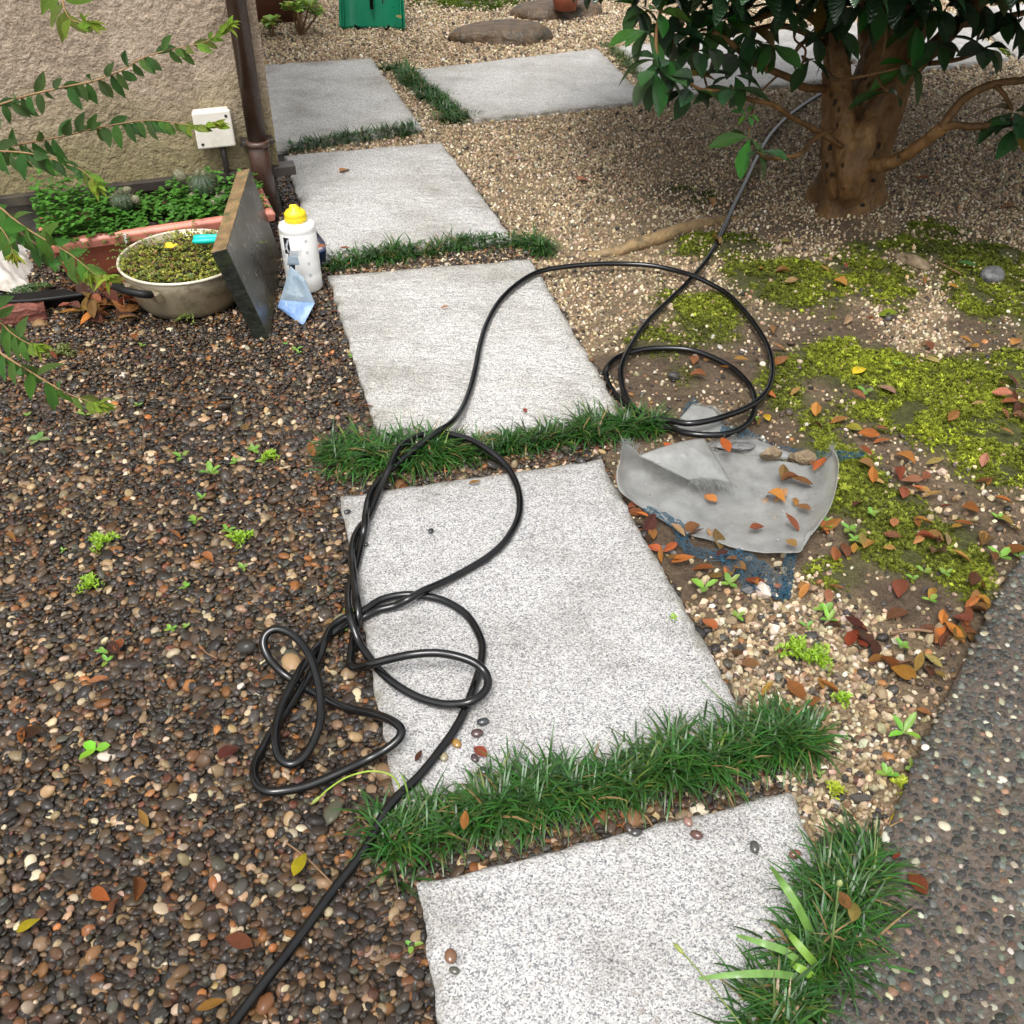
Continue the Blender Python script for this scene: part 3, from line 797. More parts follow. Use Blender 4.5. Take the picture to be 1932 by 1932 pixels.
# ------------------------------------------------------------------ exposed-aggregate concrete
def build_concrete():
    e = catmull([G(x, y, 0.03) for x, y in CONC_EDGE], 6)
    zt = 0.03
    V, Fc = [], []
    n = len(e)
    cols = [0, 0.004, 0.02, 0.06, 0.12, 0.25, 0.5, 1.0]
    for i, p in enumerate(e):
        far = Vector((2.6, 0.35 + 2.3 * (1 - i / (n - 1)), zt))
        d = (far - p)
        jn = 0.004 * float(fbm(np.array([p.x * 1.0]), np.array([p.y]), 25, 3, 71)[0])
        p = p + d.normalized() * jn
        V.append((p.x, p.y, -0.06)); V.append((p.x, p.y, zt - 0.008))
        for c in cols[1:]:
            q = p + d.normalized() * (c if c < 0.3 else d.length * c)
            V.append((q.x, q.y, zt + (0.0 if c > 0.005 else -0.002)))
    m = len(cols) + 1
    for i in range(n - 1):
        for k in range(m - 1): Fc.append((i * m + k, i * m + k + 1, (i + 1) * m + k + 1, (i + 1) * m + k))
    o = mk('concrete_path', V, Fc, M['concrete'])
    setp(o, 'dark wet concrete path with pebbles set in it', 'path', kind='structure')
    x, y = jgrid(0.3, 1.6, 0.4, 2.2, 0.0104)
    k = in_view(x, y) & inpoly(x, y, [tuple(p[:2]) for p in e] + [(2.6, 0.35), (2.6, 2.6)]) & (RNG.random(len(x)) < 0.93)
    x, y = x[k], y[k]; n = len(x)
    base = 0.0104 * np.exp(RNG.normal(0, 0.22, n))
    scl = np.stack([base * RNG.uniform(0.95, 1.45, n), base * RNG.uniform(0.8, 1.1, n), base * 0.6], 1)
    z = zt - scl[:, 2] * RNG.uniform(0.04, 0.34, n)
    rot = np.stack([RNG.normal(0, 0.12, n), RNG.normal(0, 0.12, n), RNG.uniform(0, 6.283, n)], 1)
    pal = [(0.028, 0.028, 0.028), (0.055, 0.058, 0.055), (0.085, 0.10, 0.088), (0.10, 0.075, 0.055), (0.15, 0.16, 0.15), (0.30, 0.28, 0.21), (0.52, 0.50, 0.44), (0.22, 0.12, 0.08)]
    scatter('concrete_aggregate', np.stack([x, y, z], 1), rot, scl, tints(n, pal, [26, 24, 14, 16, 7, 5, 3, 3], 0.3) * np.array([0.92, 0.90, 0.80]), PEB_SRC, 'small rounded pebbles set into the dark concrete', 'pebbles')
build_concrete()

# ------------------------------------------------------------------ hose
HR = 0.0076
def build_hose():
    g, s = 0.0185, ZS + HR + 0.0015           # resting heights on pebbles and on slabs
    o1 = 2.1 * HR
    P = [(415, 1965, g), (490, 1865, g), (560, 1775, g), (625, 1685, g), (690, 1600, g + .004), (733, 1522, s + .004), (790, 1465, s), (832, 1413, s), (867, 1361, s), (891, 1304, s),
         (906, 1257, s), (910, 1219, s), (901, 1192, s), (886, 1167, s), (869, 1151, s), (839, 1134, s), (810, 1126, s), (780, 1122, s), (748, 1124, s), (716, 1133, s), (690, 1150, s), (672, 1160, s - .002),
         (648, 1167, g + .006), (626, 1184, g + .004), (612, 1212, g + .010), (600, 1245, g + .004), (579, 1281, g + .006), (549, 1328, g + .003), (512, 1383, g), (497, 1410, g), (485, 1432, g), (479, 1457, g + .004), (486, 1482, g + .008), (506, 1493, g + .012), (535, 1492, g + .012),
         (572, 1485, g + .010), (609, 1472, g + .010), (654, 1452, g + .012), (696, 1432, g + .014), (728, 1414, s + .014), (752, 1394, s + .022), (757, 1377, s + .026), (743, 1362, s + .024), (715, 1350, s + .012), (678, 1341, g + .006), (643, 1331, g), (609, 1316, g), (577, 1299, g - .001),
         (549, 1281, g + .002), (527, 1264, g + .012), (507, 1241, g + .030), (497, 1216, g + .045), (503, 1196, g + .055), (522, 1187, g + .060), (547, 1195, g + .058), (569, 1214, g + .054), (587, 1244, g + .050), (599, 1281, g + .042), (605, 1319, g + .034), (604, 1361, g + .026), (591, 1400, g + .018), (572, 1430, g + .013), (548, 1442, g + .012), (528, 1430, g + .013), (520, 1402, g + .015),
         (522, 1367, g + .016), (532, 1330, g + .018), (549, 1296, g + .020), (570, 1258, g + .020), (592, 1229, g + .018), (612, 1207, g + .000), (638, 1188, g + .001), (662, 1174, g + .002), (689, 1163, s - .002), (714, 1151, s), (745, 1143, s + .004), (770, 1131, s + o1), (796, 1116, s + o1), (833, 1100, s + .006), (865, 1084, s),
         (897, 1066, s), (926, 1047, s), (954, 1020, s), (976, 982, s), (981, 947, s), (974, 913, s), (954, 878, s + .008), (924, 851, s + .018), (890, 831, s + .020), (857, 821, s + .018), (828, 817, s + .016), (803, 819, s + .018), (779, 827, s + .022), (757, 842, s + .026), (745, 861, s + .030), (736, 880, s + .030), (725, 904, s + .018), (714, 928, s + .008), (701, 962, s),
         (692, 980, s - .001), (680, 994, s), (669, 1014, s + .002), (664, 1040, s + .008), (665, 1067, s + o1), (669, 1100, s + o1), (674, 1134, s + o1 + .010), (676, 1164, s + .014), (672, 1185, g + .004), (666, 1212, g + .002), (661, 1243, g + .004), (662, 1256, g + .007), (676, 1260, g + .012), (703, 1252, s + .022), (738, 1243, s + .034),
         (777, 1235, s + .044), (820, 1232, s + .046), (857, 1237, s + .042), (892, 1249, s + .036), (914, 1267, s + .026), (921, 1289, s + .020), (911, 1309, s + .016), (887, 1324, s + .0145), (857, 1329, s + .008), (827, 1327, s + .003), (790, 1316, s), (753, 1296, s), (723, 1272, s), (698, 1242, s), (678, 1212, s + .002), (667, 1184, s + .016), (659, 1156, s + .024), (657, 1128, s + .010), (661, 1100, s),
         (671, 1072, s - .001), (678, 1042, s), (684, 1014, s + .004), (688, 992, s + o1), (690, 970, s + o1), (694, 947, s + .006), (703, 924, s + .004), (719, 901, s + .008), (737, 886, s + .012), (755, 870, s + .014), (796, 836, s + .026), (824, 815, s + .032), (850, 799, s + .026), (871, 773, s + .010), (887, 735, s), (898, 692, s), (905, 655, s), (918, 612, s), (942, 569, s + .002), (976, 536, s + .004), (1016, 513, s + .006),
         (1070, 503, s + .006), (1133, 498, s + .004), (1180, 498, s), (1227, 501, g + .010), (1268, 509, g + .010), (1306, 520, g + .016), (1343, 537, g + .012), (1375, 557, g + .008), (1406, 589, g + .006), (1431, 623, g + .006), (1450, 658, g + .006), (1457, 692, g + .006), (1453, 724, g + .010), (1438, 749, g + .016), (1412, 768, g + .018), (1375, 783, g + .024), (1337, 794, g + .028), (1299, 799, g + .028), (1268, 794, g + .020),
         (1232, 790, g + .006), (1196, 775, .006), (1168, 752, .004), (1150, 728, .004), (1143, 708, .008), (1147, 691, g), (1164, 675, g), (1193, 664, g), (1227, 658, g), (1268, 657, g), (1306, 661, g), (1343, 674, g), (1378, 692, g), (1403, 714, g), (1419, 736, g), (1425, 762, g + .002), (1419, 787, g + .006), (1403, 805, g + .012), (1375, 818, g + .020), (1337, 821, g + .022), (1299, 818, g + .020), (1265, 809, g + .006), (1232, 799, g + .003),
         (1205, 778, g + .004), (1184, 755, g + .004), (1173, 724, g + .006), (1172, 695, g + .012), (1183, 666, g + .014), (1202, 633, g + .006), (1227, 601, g + .003), (1262, 567, g + .002), (1304, 526, g + .001), (1337, 485, g), (1361, 440, g - .002), (1386, 385, g - .004), (1406, 345, g - .004), (1427, 300, g - .005), (1451, 258, g - .005), (1481, 225, g - .005), (1516, 198, g - .005), (1552, 176, g - .005), (1600, 155, g - .005), (1680, 132, g - .005)]
    pts = catmull([G(*p) for p in P], 6)
    V, Fc = tube(pts, HR, 12)
    o = mk('garden_hose', V, Fc, M['hose'])
    setp(o, 'long wet black rubber garden hose looped across the granite slabs', 'hose')
build_hose()

# ------------------------------------------------------------------ mondo grass between the slabs
def blade_verts(base, ang, tilt, L, wd, curl, seg=4):
    """one arching strap leaf: rings of two points"""
    d = np.array([math.cos(ang), math.sin(ang), 0.0]); s = np.array([-math.sin(ang), math.cos(ang), 0.0])
    p = np.array(base, float); th = tilt; out = []
    for k in range(seg + 1):
        t = k / seg
        wk = wd * (0.75 + 0.5 * t if t < 0.5 else 1.0 - ((t - 0.5) / 0.5) ** 1.6 * 0.93)
        out.append(p - s * wk * 0.5); out.append(p + s * wk * 0.5)
        st = L / seg
        p = p + (d * math.sin(th) + np.array([0, 0, 1.0]) * math.cos(th)) * st
        th = min(th + curl, 2.25)
    return out
def blades_mesh(name, blades, label, cat, kind='stuff', parent=None, group=None, mat='blade', origin=None):
    V, Fc, T = [], [], []
    for (args, tint) in blades:
        v = blade_verts(*args); n = len(V); m = len(v)
        V += [tuple(q) for q in v]
        for k in range(0, m - 2, 2): Fc.append((n + k, n + k + 1, n + k + 3, n + k + 2))
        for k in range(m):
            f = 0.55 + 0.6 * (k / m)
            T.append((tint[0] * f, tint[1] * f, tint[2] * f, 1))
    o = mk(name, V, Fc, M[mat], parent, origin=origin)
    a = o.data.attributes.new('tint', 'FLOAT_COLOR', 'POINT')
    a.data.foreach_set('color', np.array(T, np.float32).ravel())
    setp(o, label, cat, group, kind)
    return o
def grass_strip(line, widths, dens, L, label, seed, tintbase=(0.030, 0.092, 0.015), z0=-0.004, gaps=0.0):
    rr = random.Random(seed)
    P, W = catmull([G(x, y) for x, y in line], 24, list(widths))
    bl = []
    tot = sum((b - a).length for a, b in zip(P, P[1:]))
    nt = int(tot * dens * 1.25)
    cum = [0]
    for a, b in zip(P, P[1:]): cum.append(cum[-1] + (b - a).length)
    for i in range(nt):
        t = rr.uniform(0, tot)
        j = max(0, min(len(P) - 2, int(np.searchsorted(cum, t)) - 1))
        p = P[j].lerp(P[j + 1], (t - cum[j]) / max(1e-6, cum[j + 1] - cum[j]))
        if gaps and fbm(np.array([p.x]), np.array([p.y]), 9, 2, seed)[0] < gaps - 0.5: continue
        tg = (P[j + 1] - P[j]).normalized(); nn = Vector((-tg.y, tg.x, 0))
        off = rr.gauss(0, 0.33); off = max(-1, min(1, off))
        c = p + nn * off * W[j] * 0.5
        cl = 1 + 0.42 * float(fbm(np.array([c.x]), np.array([c.y]), 11, 2, seed + 60)[0])
        if rr.random() > 0.62 + 0.75 * (cl - 0.75): continue
        tone = rr.uniform(0.6, 1.35) * (0.7 + .35 * cl)
        for k in range(rr.randint(8, 13)):
            a = rr.uniform(0, 2 * math.pi)
            ln = L * rr.uniform(0.5, 1.25) * cl
            b = (c.x + rr.uniform(-.006, .006), c.y + rr.uniform(-.006, .006), z0)
            y = rr.random()
            tint = [q * tone * rr.uniform(0.75, 1.3) for q in tintbase]
            if y < 0.06: tint = [0.10 * tone, 0.14 * tone, 0.03]
            if y > 0.965: tint = [0.26, 0.17, 0.07]
            bl.append(((b, a, rr.uniform(0.08, 0.75), ln, rr.uniform(0.0029, 0.0047), rr.uniform(0.18, 0.52), 5), tint))
    c0 = P[len(P) // 2]
    return blades_mesh('mondo_grass', bl, label, 'grass', 'stuff', None, 'mondo grass strips in the slab joints', origin=(c0.x, c0.y, 0))
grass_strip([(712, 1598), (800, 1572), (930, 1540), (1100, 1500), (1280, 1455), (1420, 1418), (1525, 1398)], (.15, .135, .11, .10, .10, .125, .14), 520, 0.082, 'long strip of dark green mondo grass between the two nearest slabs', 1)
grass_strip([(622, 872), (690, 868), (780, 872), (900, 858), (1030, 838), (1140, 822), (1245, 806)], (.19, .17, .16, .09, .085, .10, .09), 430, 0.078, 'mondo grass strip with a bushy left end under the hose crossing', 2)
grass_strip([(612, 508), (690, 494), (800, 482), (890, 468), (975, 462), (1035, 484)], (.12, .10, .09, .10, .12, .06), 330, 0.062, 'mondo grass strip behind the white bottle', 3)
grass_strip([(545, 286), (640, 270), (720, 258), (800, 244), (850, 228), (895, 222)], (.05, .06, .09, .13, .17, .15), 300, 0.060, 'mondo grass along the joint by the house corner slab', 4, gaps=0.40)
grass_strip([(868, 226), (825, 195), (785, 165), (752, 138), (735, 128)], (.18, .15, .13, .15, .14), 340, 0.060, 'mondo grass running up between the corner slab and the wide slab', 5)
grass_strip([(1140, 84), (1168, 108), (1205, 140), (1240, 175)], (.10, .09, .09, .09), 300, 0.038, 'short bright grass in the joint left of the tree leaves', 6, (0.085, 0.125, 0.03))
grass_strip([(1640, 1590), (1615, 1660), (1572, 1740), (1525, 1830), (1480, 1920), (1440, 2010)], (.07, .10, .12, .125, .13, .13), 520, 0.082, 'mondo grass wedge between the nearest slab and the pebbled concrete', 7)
grass_strip([(1815, 20), (1868, 60), (1915, 100)], (.08, .08, .08), 260, 0.03, 'mossy grass in the joint of the far right slabs', 8, (0.085, 0.11, 0.025))

# broad strap leaves and seed stems standing in the grass: one clump, each leaf a part
def strap_clump():
    b0 = G(1545, 1800)
    t = thing('strap_leaf_clump', b0, 'light green strap leaves with a bud stalk in the grass beside the concrete', 'weed')
    kinds = [((1548, 1800), (1510, 1720), (1478, 1668), (1454, 1634), .10, .0115, (0.17, 0.33, 0.07)), ((1545, 1850), (1490, 1800), (1440, 1780), (1390, 1765), .075, .010, (0.19, 0.36, 0.09)),
             ((1530, 1850), (1470, 1838), (1400, 1838), (1318, 1846), .085, .010, (0.19, 0.36, 0.09)), ((1552, 1835), (1530, 1810), (1500, 1775), (1482, 1752), .07, .011, (0.22, 0.40, 0.06)),
             ((1550, 1860), (1530, 1840), (1505, 1825), (1490, 1815), .05, .011, (0.24, 0.44, 0.05)), ((1560, 1840), (1570, 1780), (1577, 1720), (1582, 1672), .16, .005, (0.14, 0.22, 0.06))]
    for k, (a, b, c, d, h, wd, col) in enumerate(kinds):
        P = [G(*a, 0.0), G(*b, h * 0.75), G(*c, h), G(*d, h * (0.75 if k < 5 else 1.2))]
        pts = catmull(P, 6); V, Fc = [], []
        for i, p in enumerate(pts):
            tt = i / (len(pts) - 1)
            tg = (pts[min(i + 1, len(pts) - 1)] - pts[max(i - 1, 0)]).normalized()
            s = tg.cross(Vector((0, -0.6, 0.8))).normalized() * wd * 0.5 * (1 - max(0, tt - 0.55) ** 1.3 * 1.7)
            V += [p - s, p + Vector((0, 0, -wd * 0.12)), p + s]
            if i: n = len(V) - 6; Fc += [(n, n + 1, n + 4, n + 3), (n + 1, n + 2, n + 5, n + 4)]
        if k == 5: V, Fc = tube(pts, [0.0016] * len(pts), 6)
        o = mk('strap_leaf' if k < 5 else 'bud_stalk', V, Fc, M['leaf_weed'], t); o.color = (*col, 1)
    v, f = lathe([(0.001, 0), (0.004, 0.004), (0.0042, 0.009), (0.001, 0.014)], 10, G(1582, 1672, 0.19))
    o = mk('bud', v, f, M['leaf_weed'], t); o.color = (0.35, 0.42, 0.16, 1)
strap_clump()
def seed_stem(name, pxs, label, r, col, bud=True):
    P = [G(x, y, z) for x, y, z in pxs]
    t = thing(name, P[0], label, 'weed')
    o = mk('stem', *tube(catmull(P, 8), r, 6), M['leaf_weed'], t); o.color = (*col, 1)
    if bud:
        e = P[-1]; d = (P[-1] - P[-2]).normalized()
        o = mk('seed_head', *tube([e, e + d * 0.006, e + d * 0.014, e + d * 0.02], [0.0015, 0.0034, 0.003, 0.0006], 8), M['leaf_weed'], t); o.color = (0.36, 0.42, 0.10, 1)
seed_stem('yellow_green_weed', [(762, 1540, 0), (755, 1490, .03), (738, 1463, .05), (700, 1455, .055), (655, 1466, .045), (622, 1487, .03), (605, 1502, .02)], 'yellow-green arching stem bending left from the long grass strip', 0.0016, (0.36, 0.50, 0.06))
seed_stem('grass_stalk', [(775, 1530, 0), (770, 1500, .03), (765, 1480, .05), (758, 1462, .06)], 'short upright green stalk beside the hose at the long grass strip', 0.0018, (0.24, 0.40, 0.07), False)
seed_stem('bud_stem', [(1450, 1990, 0), (1400, 1935, .05), (1350, 1870, .08), (1310, 1822, .09), (1290, 1800, .09)], 'thin leaning stem with a pale bud over the nearest slab', 0.0012, (0.22, 0.30, 0.08))
seed_stem('thin_stalk', [(1388, 1365, 0), (1370, 1330, .02), (1340, 1300, .035), (1322, 1283, .04)], 'thin green stalk lying over the far end of the long grass strip', 0.0011, (0.20, 0.30, 0.10), False)

# ------------------------------------------------------------------ house wall, downpipe, box
def build_house():
    t = thing('house', WA, 'beige stucco house wall at the path corner', 'house', kind='thing')
    zb, zt_, Lw = 0.165, 2.6, 2.6
    nx, nz = 330, 200
    # fine relief near the camera's part of the wall, coarse above
    zs = np.concatenate([np.linspace(zb, 1.25, nz), [1.6, 2.0, zt_]]); xs = np.concatenate([np.linspace(0, 1.65, nx), [1.9, 2.2, Lw]])
    X, Z = np.meshgrid(xs, zs)
    D = 0.0035 * fbm(X, Z * 0.8, 75, 3, 3) + 0.004 * fbm(X, Z, 12, 3, 4)
    D[:, 0] = 0; X0 = X
    V = np.stack([WA.x + WD.x * X0 + WN.x * (D + 0.012), WA.y + WD.y * X0 + WN.y * (D + 0.012), Z], -1).reshape(-1, 3)
    nzz, nxx = X.shape; idx = np.arange(nzz * nxx).reshape(nzz, nxx)
    Fq = np.stack([idx[:-1, :-1], idx[1:, :-1], idx[1:, 1:], idx[:-1, 1:]], -1).reshape(-1, 4).tolist()
    V = V.tolist()
    # end face going back at the corner
    back = -WN
    n0 = len(V); c0 = idx[0, 0]; c1 = idx[-1, 0]
    V += [tuple(Vector(V[c0]) + back * 3.0), tuple(Vector(V[c1]) + back * 3.0)]
    Fq.append((c0, n0, n0 + 1, c1))
    mk('wall', V, Fq, M['stucco'], t)
    # strip of metal drip flashing and the recessed foundation
    o = mk('drip_flashing', *obox(WA + WD * (Lw / 2 - 0.02) + WN * 0.012 + Vector((0, 0, 0.137)), WD * (Lw + 0.06), WN * 0.055, Vector((0, 0, 0.03))), M['flashing'], t, False); bevel(o, 0.002)
    mk('foundation', *obox(WA + WD * (Lw / 2 + 0.012) - WN * 0.12 - Vector((0, 0, 0.1)), WD * Lw, WN * 0.22, Vector((0, 0, 0.236))), M['foundation'], t, False)
build_house()
def build_pipe():
    def at(px, py, off): return onwall(px, py, off)
    b = at(503, 330, 0.055)
    c = Vector((b.x, b.y, 0)) + WD * 0.012; r = 0.030
    t = thing('downpipe', c, 'brown round downpipe on the corner of the stucco wall', 'pipe')
    z = lambda py: at(503, py, 0.055).z
    zc = at(487, 270, 0.055).z
    mk('upper_pipe', *lathe([(r, zc - 0.005), (r, 2.5)], 36, c), M['pipe'], t)
    mk('lower_pipe', *lathe([(r + 0.0035, 0.0), (r + 0.0035, zc + 0.004), (r + 0.001, zc + 0.006)], 36, c), M['pipe'], t)
    o = mk('collar', *lathe([(r + 0.004, zc - 0.008), (r + 0.0085, zc - 0.006), (r + 0.0085, zc + 0.008), (r + 0.002, zc + 0.011)], 36, c), M['pipe'], t)
    cl = mk('clip_strap', *obox(c - WN * 0.02 + Vector((0, 0, zc - 0.007)), WD * 0.1, WN * 0.05, Vector((0, 0, 0.016))), M['flashing'], t, False)
    bevel(cl, 0.003)
    for s in (-1, 1):
        mk('clip_screw', *lathe([(0.004, 0), (0.003, 0.004)], 10, c + WD * s * 0.052 + Vector((0, 0, zc - 0.002))), M['black'], t)
build_pipe()
def build_box():
    q = [onwall(*p, 0.05) for p in ((361, 211), (434, 203), (444, 273), (373, 280))]
    cx = sum(q, Vector()) / 4
    wdt = ((q[1] - q[0]).length + (q[2] - q[3]).length) / 2; hgt = abs((q[0].z + q[1].z - q[2].z - q[3].z) / 2)
    base = cx - WN * 0.05
    t = thing('junction_box', (base.x, base.y, cx.z - hgt / 2), 'cream square electrical box fixed to the stucco wall', 'junction box')
    bz = Vector((0, 0, cx.z - hgt / 2))
    p0 = Vector((base.x, base.y, 0)) + WN * 0.012
    b = mk('body', *obox(p0 + WN * 0.02 + bz + Vector((0, 0, .004)), WD * (wdt - 0.008), WN * 0.04, Vector((0, 0, hgt - 0.008))), M['boxplastic'], t, False); bevel(b, 0.006, 3)
    l = mk('lid', *obox(p0 + WN * 0.047 + bz, WD * wdt, WN * 0.014, Vector((0, 0, hgt))), M['boxplastic'], t, False); bevel(l, 0.006, 3)
    for a, h in ((-.36, .84), (.36, .14)):
        c = p0 + WN * 0.0535 + bz + WD * a * wdt + Vector((0, 0, h * hgt))
        mk('screw', *tube([c, c + WN * 0.002], 0.0045, 12), M['black'], l)
    for a in (-.3, 0, .3):
        c = p0 + WN * 0.02 + bz + WD * a * wdt + Vector((0, 0, hgt - 0.0055))
        mk('knockout', *lathe([(0.011, 0), (0.011, 0.003), (0.009, 0.0035)], 18, c), M['boxplastic'], b)
    c = p0 + WN * 0.02 + WD * -.15 * wdt
    mk('conduit', *tube([c + bz + Vector((0, 0, 0.004)), c + bz - Vector((0, 0, 0.05)), c + bz - Vector((0, 0, 0.2))], 0.009, 14), M['flashing'], t)
build_box()

# ------------------------------------------------------------------ planter, pan, stone plate, bottle and the litter around them
def build_planter():
    zr = 0.15
    a, b = G(79, 459, zr), G(437, 407, zr)
    d = (b - a).normalized(); b = b + d * 0.12
    n = Vector((-d.y, d.x, 0)); Lp = (b - a).length; Wp = 0.20
    t = thing('planter', Vector((a.x, a.y, 0)) + d * Lp / 2 + n * Wp / 2, 'long terracotta plastic planter of weeds and cacti below the wall', 'planter')
    def ring(inset, z): return [Vector((p.x, p.y, z)) for p in (a + d * inset + n * inset, b - d * inset + n * inset, b - d * inset + n * (Wp - inset), a + d * inset + n * (Wp - inset))]
    lv = [ring(0.045, 0.0), ring(0.012, zr - 0.02)]
    V = lv[0] + lv[1]; Fc = [(3, 2, 1, 0)] + [(k, (k + 1) % 4, 4 + (k + 1) % 4, 4 + k) for k in range(4)]
    o = mk('trough', V, Fc, M['terracotta'], t, False); bevel(o, 0.012, 3)
    rr_ = [ring(0.011, zr - 0.036), ring(-0.006, zr - 0.034), ring(-0.009, zr - 0.010), ring(0.0, zr), ring(0.014, zr), ring(0.017, zr - 0.006), ring(0.018, zr - 0.03)]
    V = [p for r in rr_ for p in r]; Fc = []
    for i in range(len(rr_) - 1):
        for k in range(4): Fc.append((i * 4 + k, i * 4 + (k + 1) % 4, (i + 1) * 4 + (k + 1) % 4, (i + 1) * 4 + k))
    o = mk('rim', V, Fc, M['rimpink'], t, False); bevel(o, 0.003)
    c = a + d * 0.225 - n * 0.0075
    mk('white_mark', *obox(Vector((c.x, c.y, zr - 0.033)), d * 0.008, n * 0.006, Vector((0, 0, 0.026))), M['white'], t, False)
    s = [ring(0.017, zr - 0.03)]
    Xn = 40; V = []; Fc = []
    for j in range(9):
        for i in range(Xn + 1):
            p = a + d * (0.017 + (Lp - 0.034) * i / Xn) + n * (0.017 + (Wp - 0.034) * j / 8)
            V.append((p.x, p.y, zr - 0.028 + 0.008 * math.sin(i * 1.7 + j * 2.1) + random.uniform(-.004, .004)))
    for j in range(8):
        for i in range(Xn): q = j * (Xn + 1) + i; Fc.append((q, q + 1, q + Xn + 2, q + Xn + 1))
    mk('potting_soil', V, Fc, M['soil'], t)
    return a, b, d, n, Lp, Wp, zr
PL = build_planter()

def foliage(name, items, label, cat, parent=None, mat='frond', origin=None, kind='stuff', group=None):
    """items: (point, normal-ish dir, length, width, colour) each becoming one small folded leaf"""
    V, Fc, T = [], [], []
    for (p, d, L, wd, c) in items:
        p = Vector(p); d = Vector(d).normalized()
        s = d.cross(Vector((0, 0, 1)))
        if s.length < 0.05: s = Vector((1, 0, 0))
        s.normalize(); up = s.cross(d).normalized()
        n = len(V)
        V += [p, p + d * L * .35 + s * wd * .5 + up * L * .05, p + d * L * .75 + s * wd * .42 + up * L * .02, p + d * L - up * L * .1, p + d * L * .75 - s * wd * .42 + up * L * .02, p + d * L * .35 - s * wd * .5 + up * L * .05, p + d * L * .5 - up * L * .06]
        Fc += [(n, n + 1, n + 6), (n + 1, n + 2, n + 6), (n + 2, n + 3, n + 6), (n + 3, n + 4, n + 6), (n + 4, n + 5, n + 6), (n + 5, n, n + 6)]
        T += [(*c, 1)] * 7
    o = mk(name, V, Fc, M[mat], parent, origin=origin)
    a = o.data.attributes.new('tint', 'FLOAT_COLOR', 'POINT'); a.data.foreach_set('color', np.array(T, np.float32).ravel())
    if label: setp(o, label, cat, group, kind)
    return o
def rdir(rr, up=0.3): 
    a = rr.uniform(0, 6.283); return Vector((math.cos(a), math.sin(a), rr.uniform(-0.3, 0.8) + up - 0.3))
def build_clover():
    a, b, d, n, Lp, Wp, zr = PL
    rr = random.Random(5); it = []
    for i in range(1700):
        u = rr.random(); v = rr.uniform(-0.03, 1.05)
        # mounded: tall on the left part, a bare dip about two thirds along
        hgt = 0.105 * (0.62 + 0.38 * math.sin(u * 9.0 + 0.6)) * (1 - 0.62 * u)
        if 0.44 < u < 0.56 and v < 0.5 and rr.random() < 0.8: continue
        if u > 0.72 and rr.random() < 0.6: continue
        if v < 0.08 and u > 0.30: continue
        p = a + d * Lp * u + n * Wp * v
        z = zr - 0.02 + rr.random() ** 0.6 * (hgt + 0.02) * (0.5 + v * 0.9)
        sh = rr.uniform(0.55, 1.35)
        for k in range(3):
            an = rr.uniform(0, .5) + k * 2.09
            it.append(((p.x, p.y, z), (math.cos(an), math.sin(an), rr.uniform(-.5, .6)), rr.uniform(.010, .017), rr.uniform(.010, .016), (0.062 * sh, 0.185 * sh, 0.024 * sh)))
    for i in range(160):       # trailing over the front rim and hanging
        u = rr.choice((rr.uniform(0.30, 0.36), rr.uniform(0.02, 0.2)))
        p = a + d * Lp * u - n * rr.uniform(0.005, 0.03)
        z = zr - rr.random() ** 1.5 * 0.10
        it.append(((p.x, p.y, z), rdir(rr), rr.uniform(.008, .012), .008, (0.085, 0.18, 0.035)))
    c = a + d * Lp / 2 + n * Wp / 2
    foliage('clover', it, 'bright green clover-like weeds filling the long planter', 'weeds', origin=(c.x, c.y, zr))
build_clover()
def cactus(px, py, z, r, h, label, pups, seed, spines=True):
    rr = random.Random(seed); a, b, d, n, Lp, Wp, zr = PL
    c = min((a + d * Lp * u + n * Wp * py for u in np.linspace(0, 1, 200)), key=lambda q: abs(966 + FPX * q.x / (q.y * CP + (CAM_H - z - .04) * SP) - px)); c.z = z
    t = thing('cactus', c, label, 'cactus', 'cacti in the planter')
    def ribbed(c, r, h, mat, nm, tilt=0.0, ta=0.0):
        V, Fc = [], []; n = 36; m = 10
        ax = Vector((math.sin(tilt) * math.cos(ta), math.sin(tilt) * math.sin(ta), math.cos(tilt))); q = ax.to_track_quat('Z', 'Y')
        for j in range(m + 1):
            ph = math.pi * j / m
            for k in range(n):
                an = 2 * math.pi * k / n
                rr2 = r * math.sin(ph) * (1 + (0.20 if k % 3 == 0 else -0.13)) + 0.0006
                V.append(Vector(c) + q @ Vector((rr2 * math.cos(an), rr2 * math.sin(an), h * 0.5 * (1 - math.cos(ph)))))
        for j in range(m):
            for k in range(n): Fc.append((j * n + k, j * n + (k + 1) % n, (j + 1) * n + (k + 1) % n, (j + 1) * n + k))
        return mk(nm, V, Fc, mat, t)
    ribbed(c, r, h, M['cactus'], 'body')
    for k, (dx, dy, dz, pr, ph, tl, ta) in enumerate(pups):
        ribbed(c + Vector((dx, dy, dz)), pr, ph, M['cactus_pale'], 'pup', tl, ta)
    if spines:
        mb = MB()
        for k in range(420):
            an = rr.uniform(0, 6.283); ph = rr.uniform(0.1, 1.9)
            p = c + Vector((r * math.sin(ph) * math.cos(an), r * math.sin(ph) * math.sin(an), h * 0.5 * (1 + math.cos(ph))))
            dd = Vector((math.cos(an) * math.sin(ph), math.sin(an) * math.sin(ph), math.cos(ph))) + Vector((rr.gauss(0, .4), rr.gauss(0, .4), rr.gauss(0, .4)))
            mb.add(tube([p, p + dd.normalized() * rr.uniform(.008, .016)], [0.0006, 0.0002], 3, False))
        mb.build('spines', M['cactus_pale'], t)
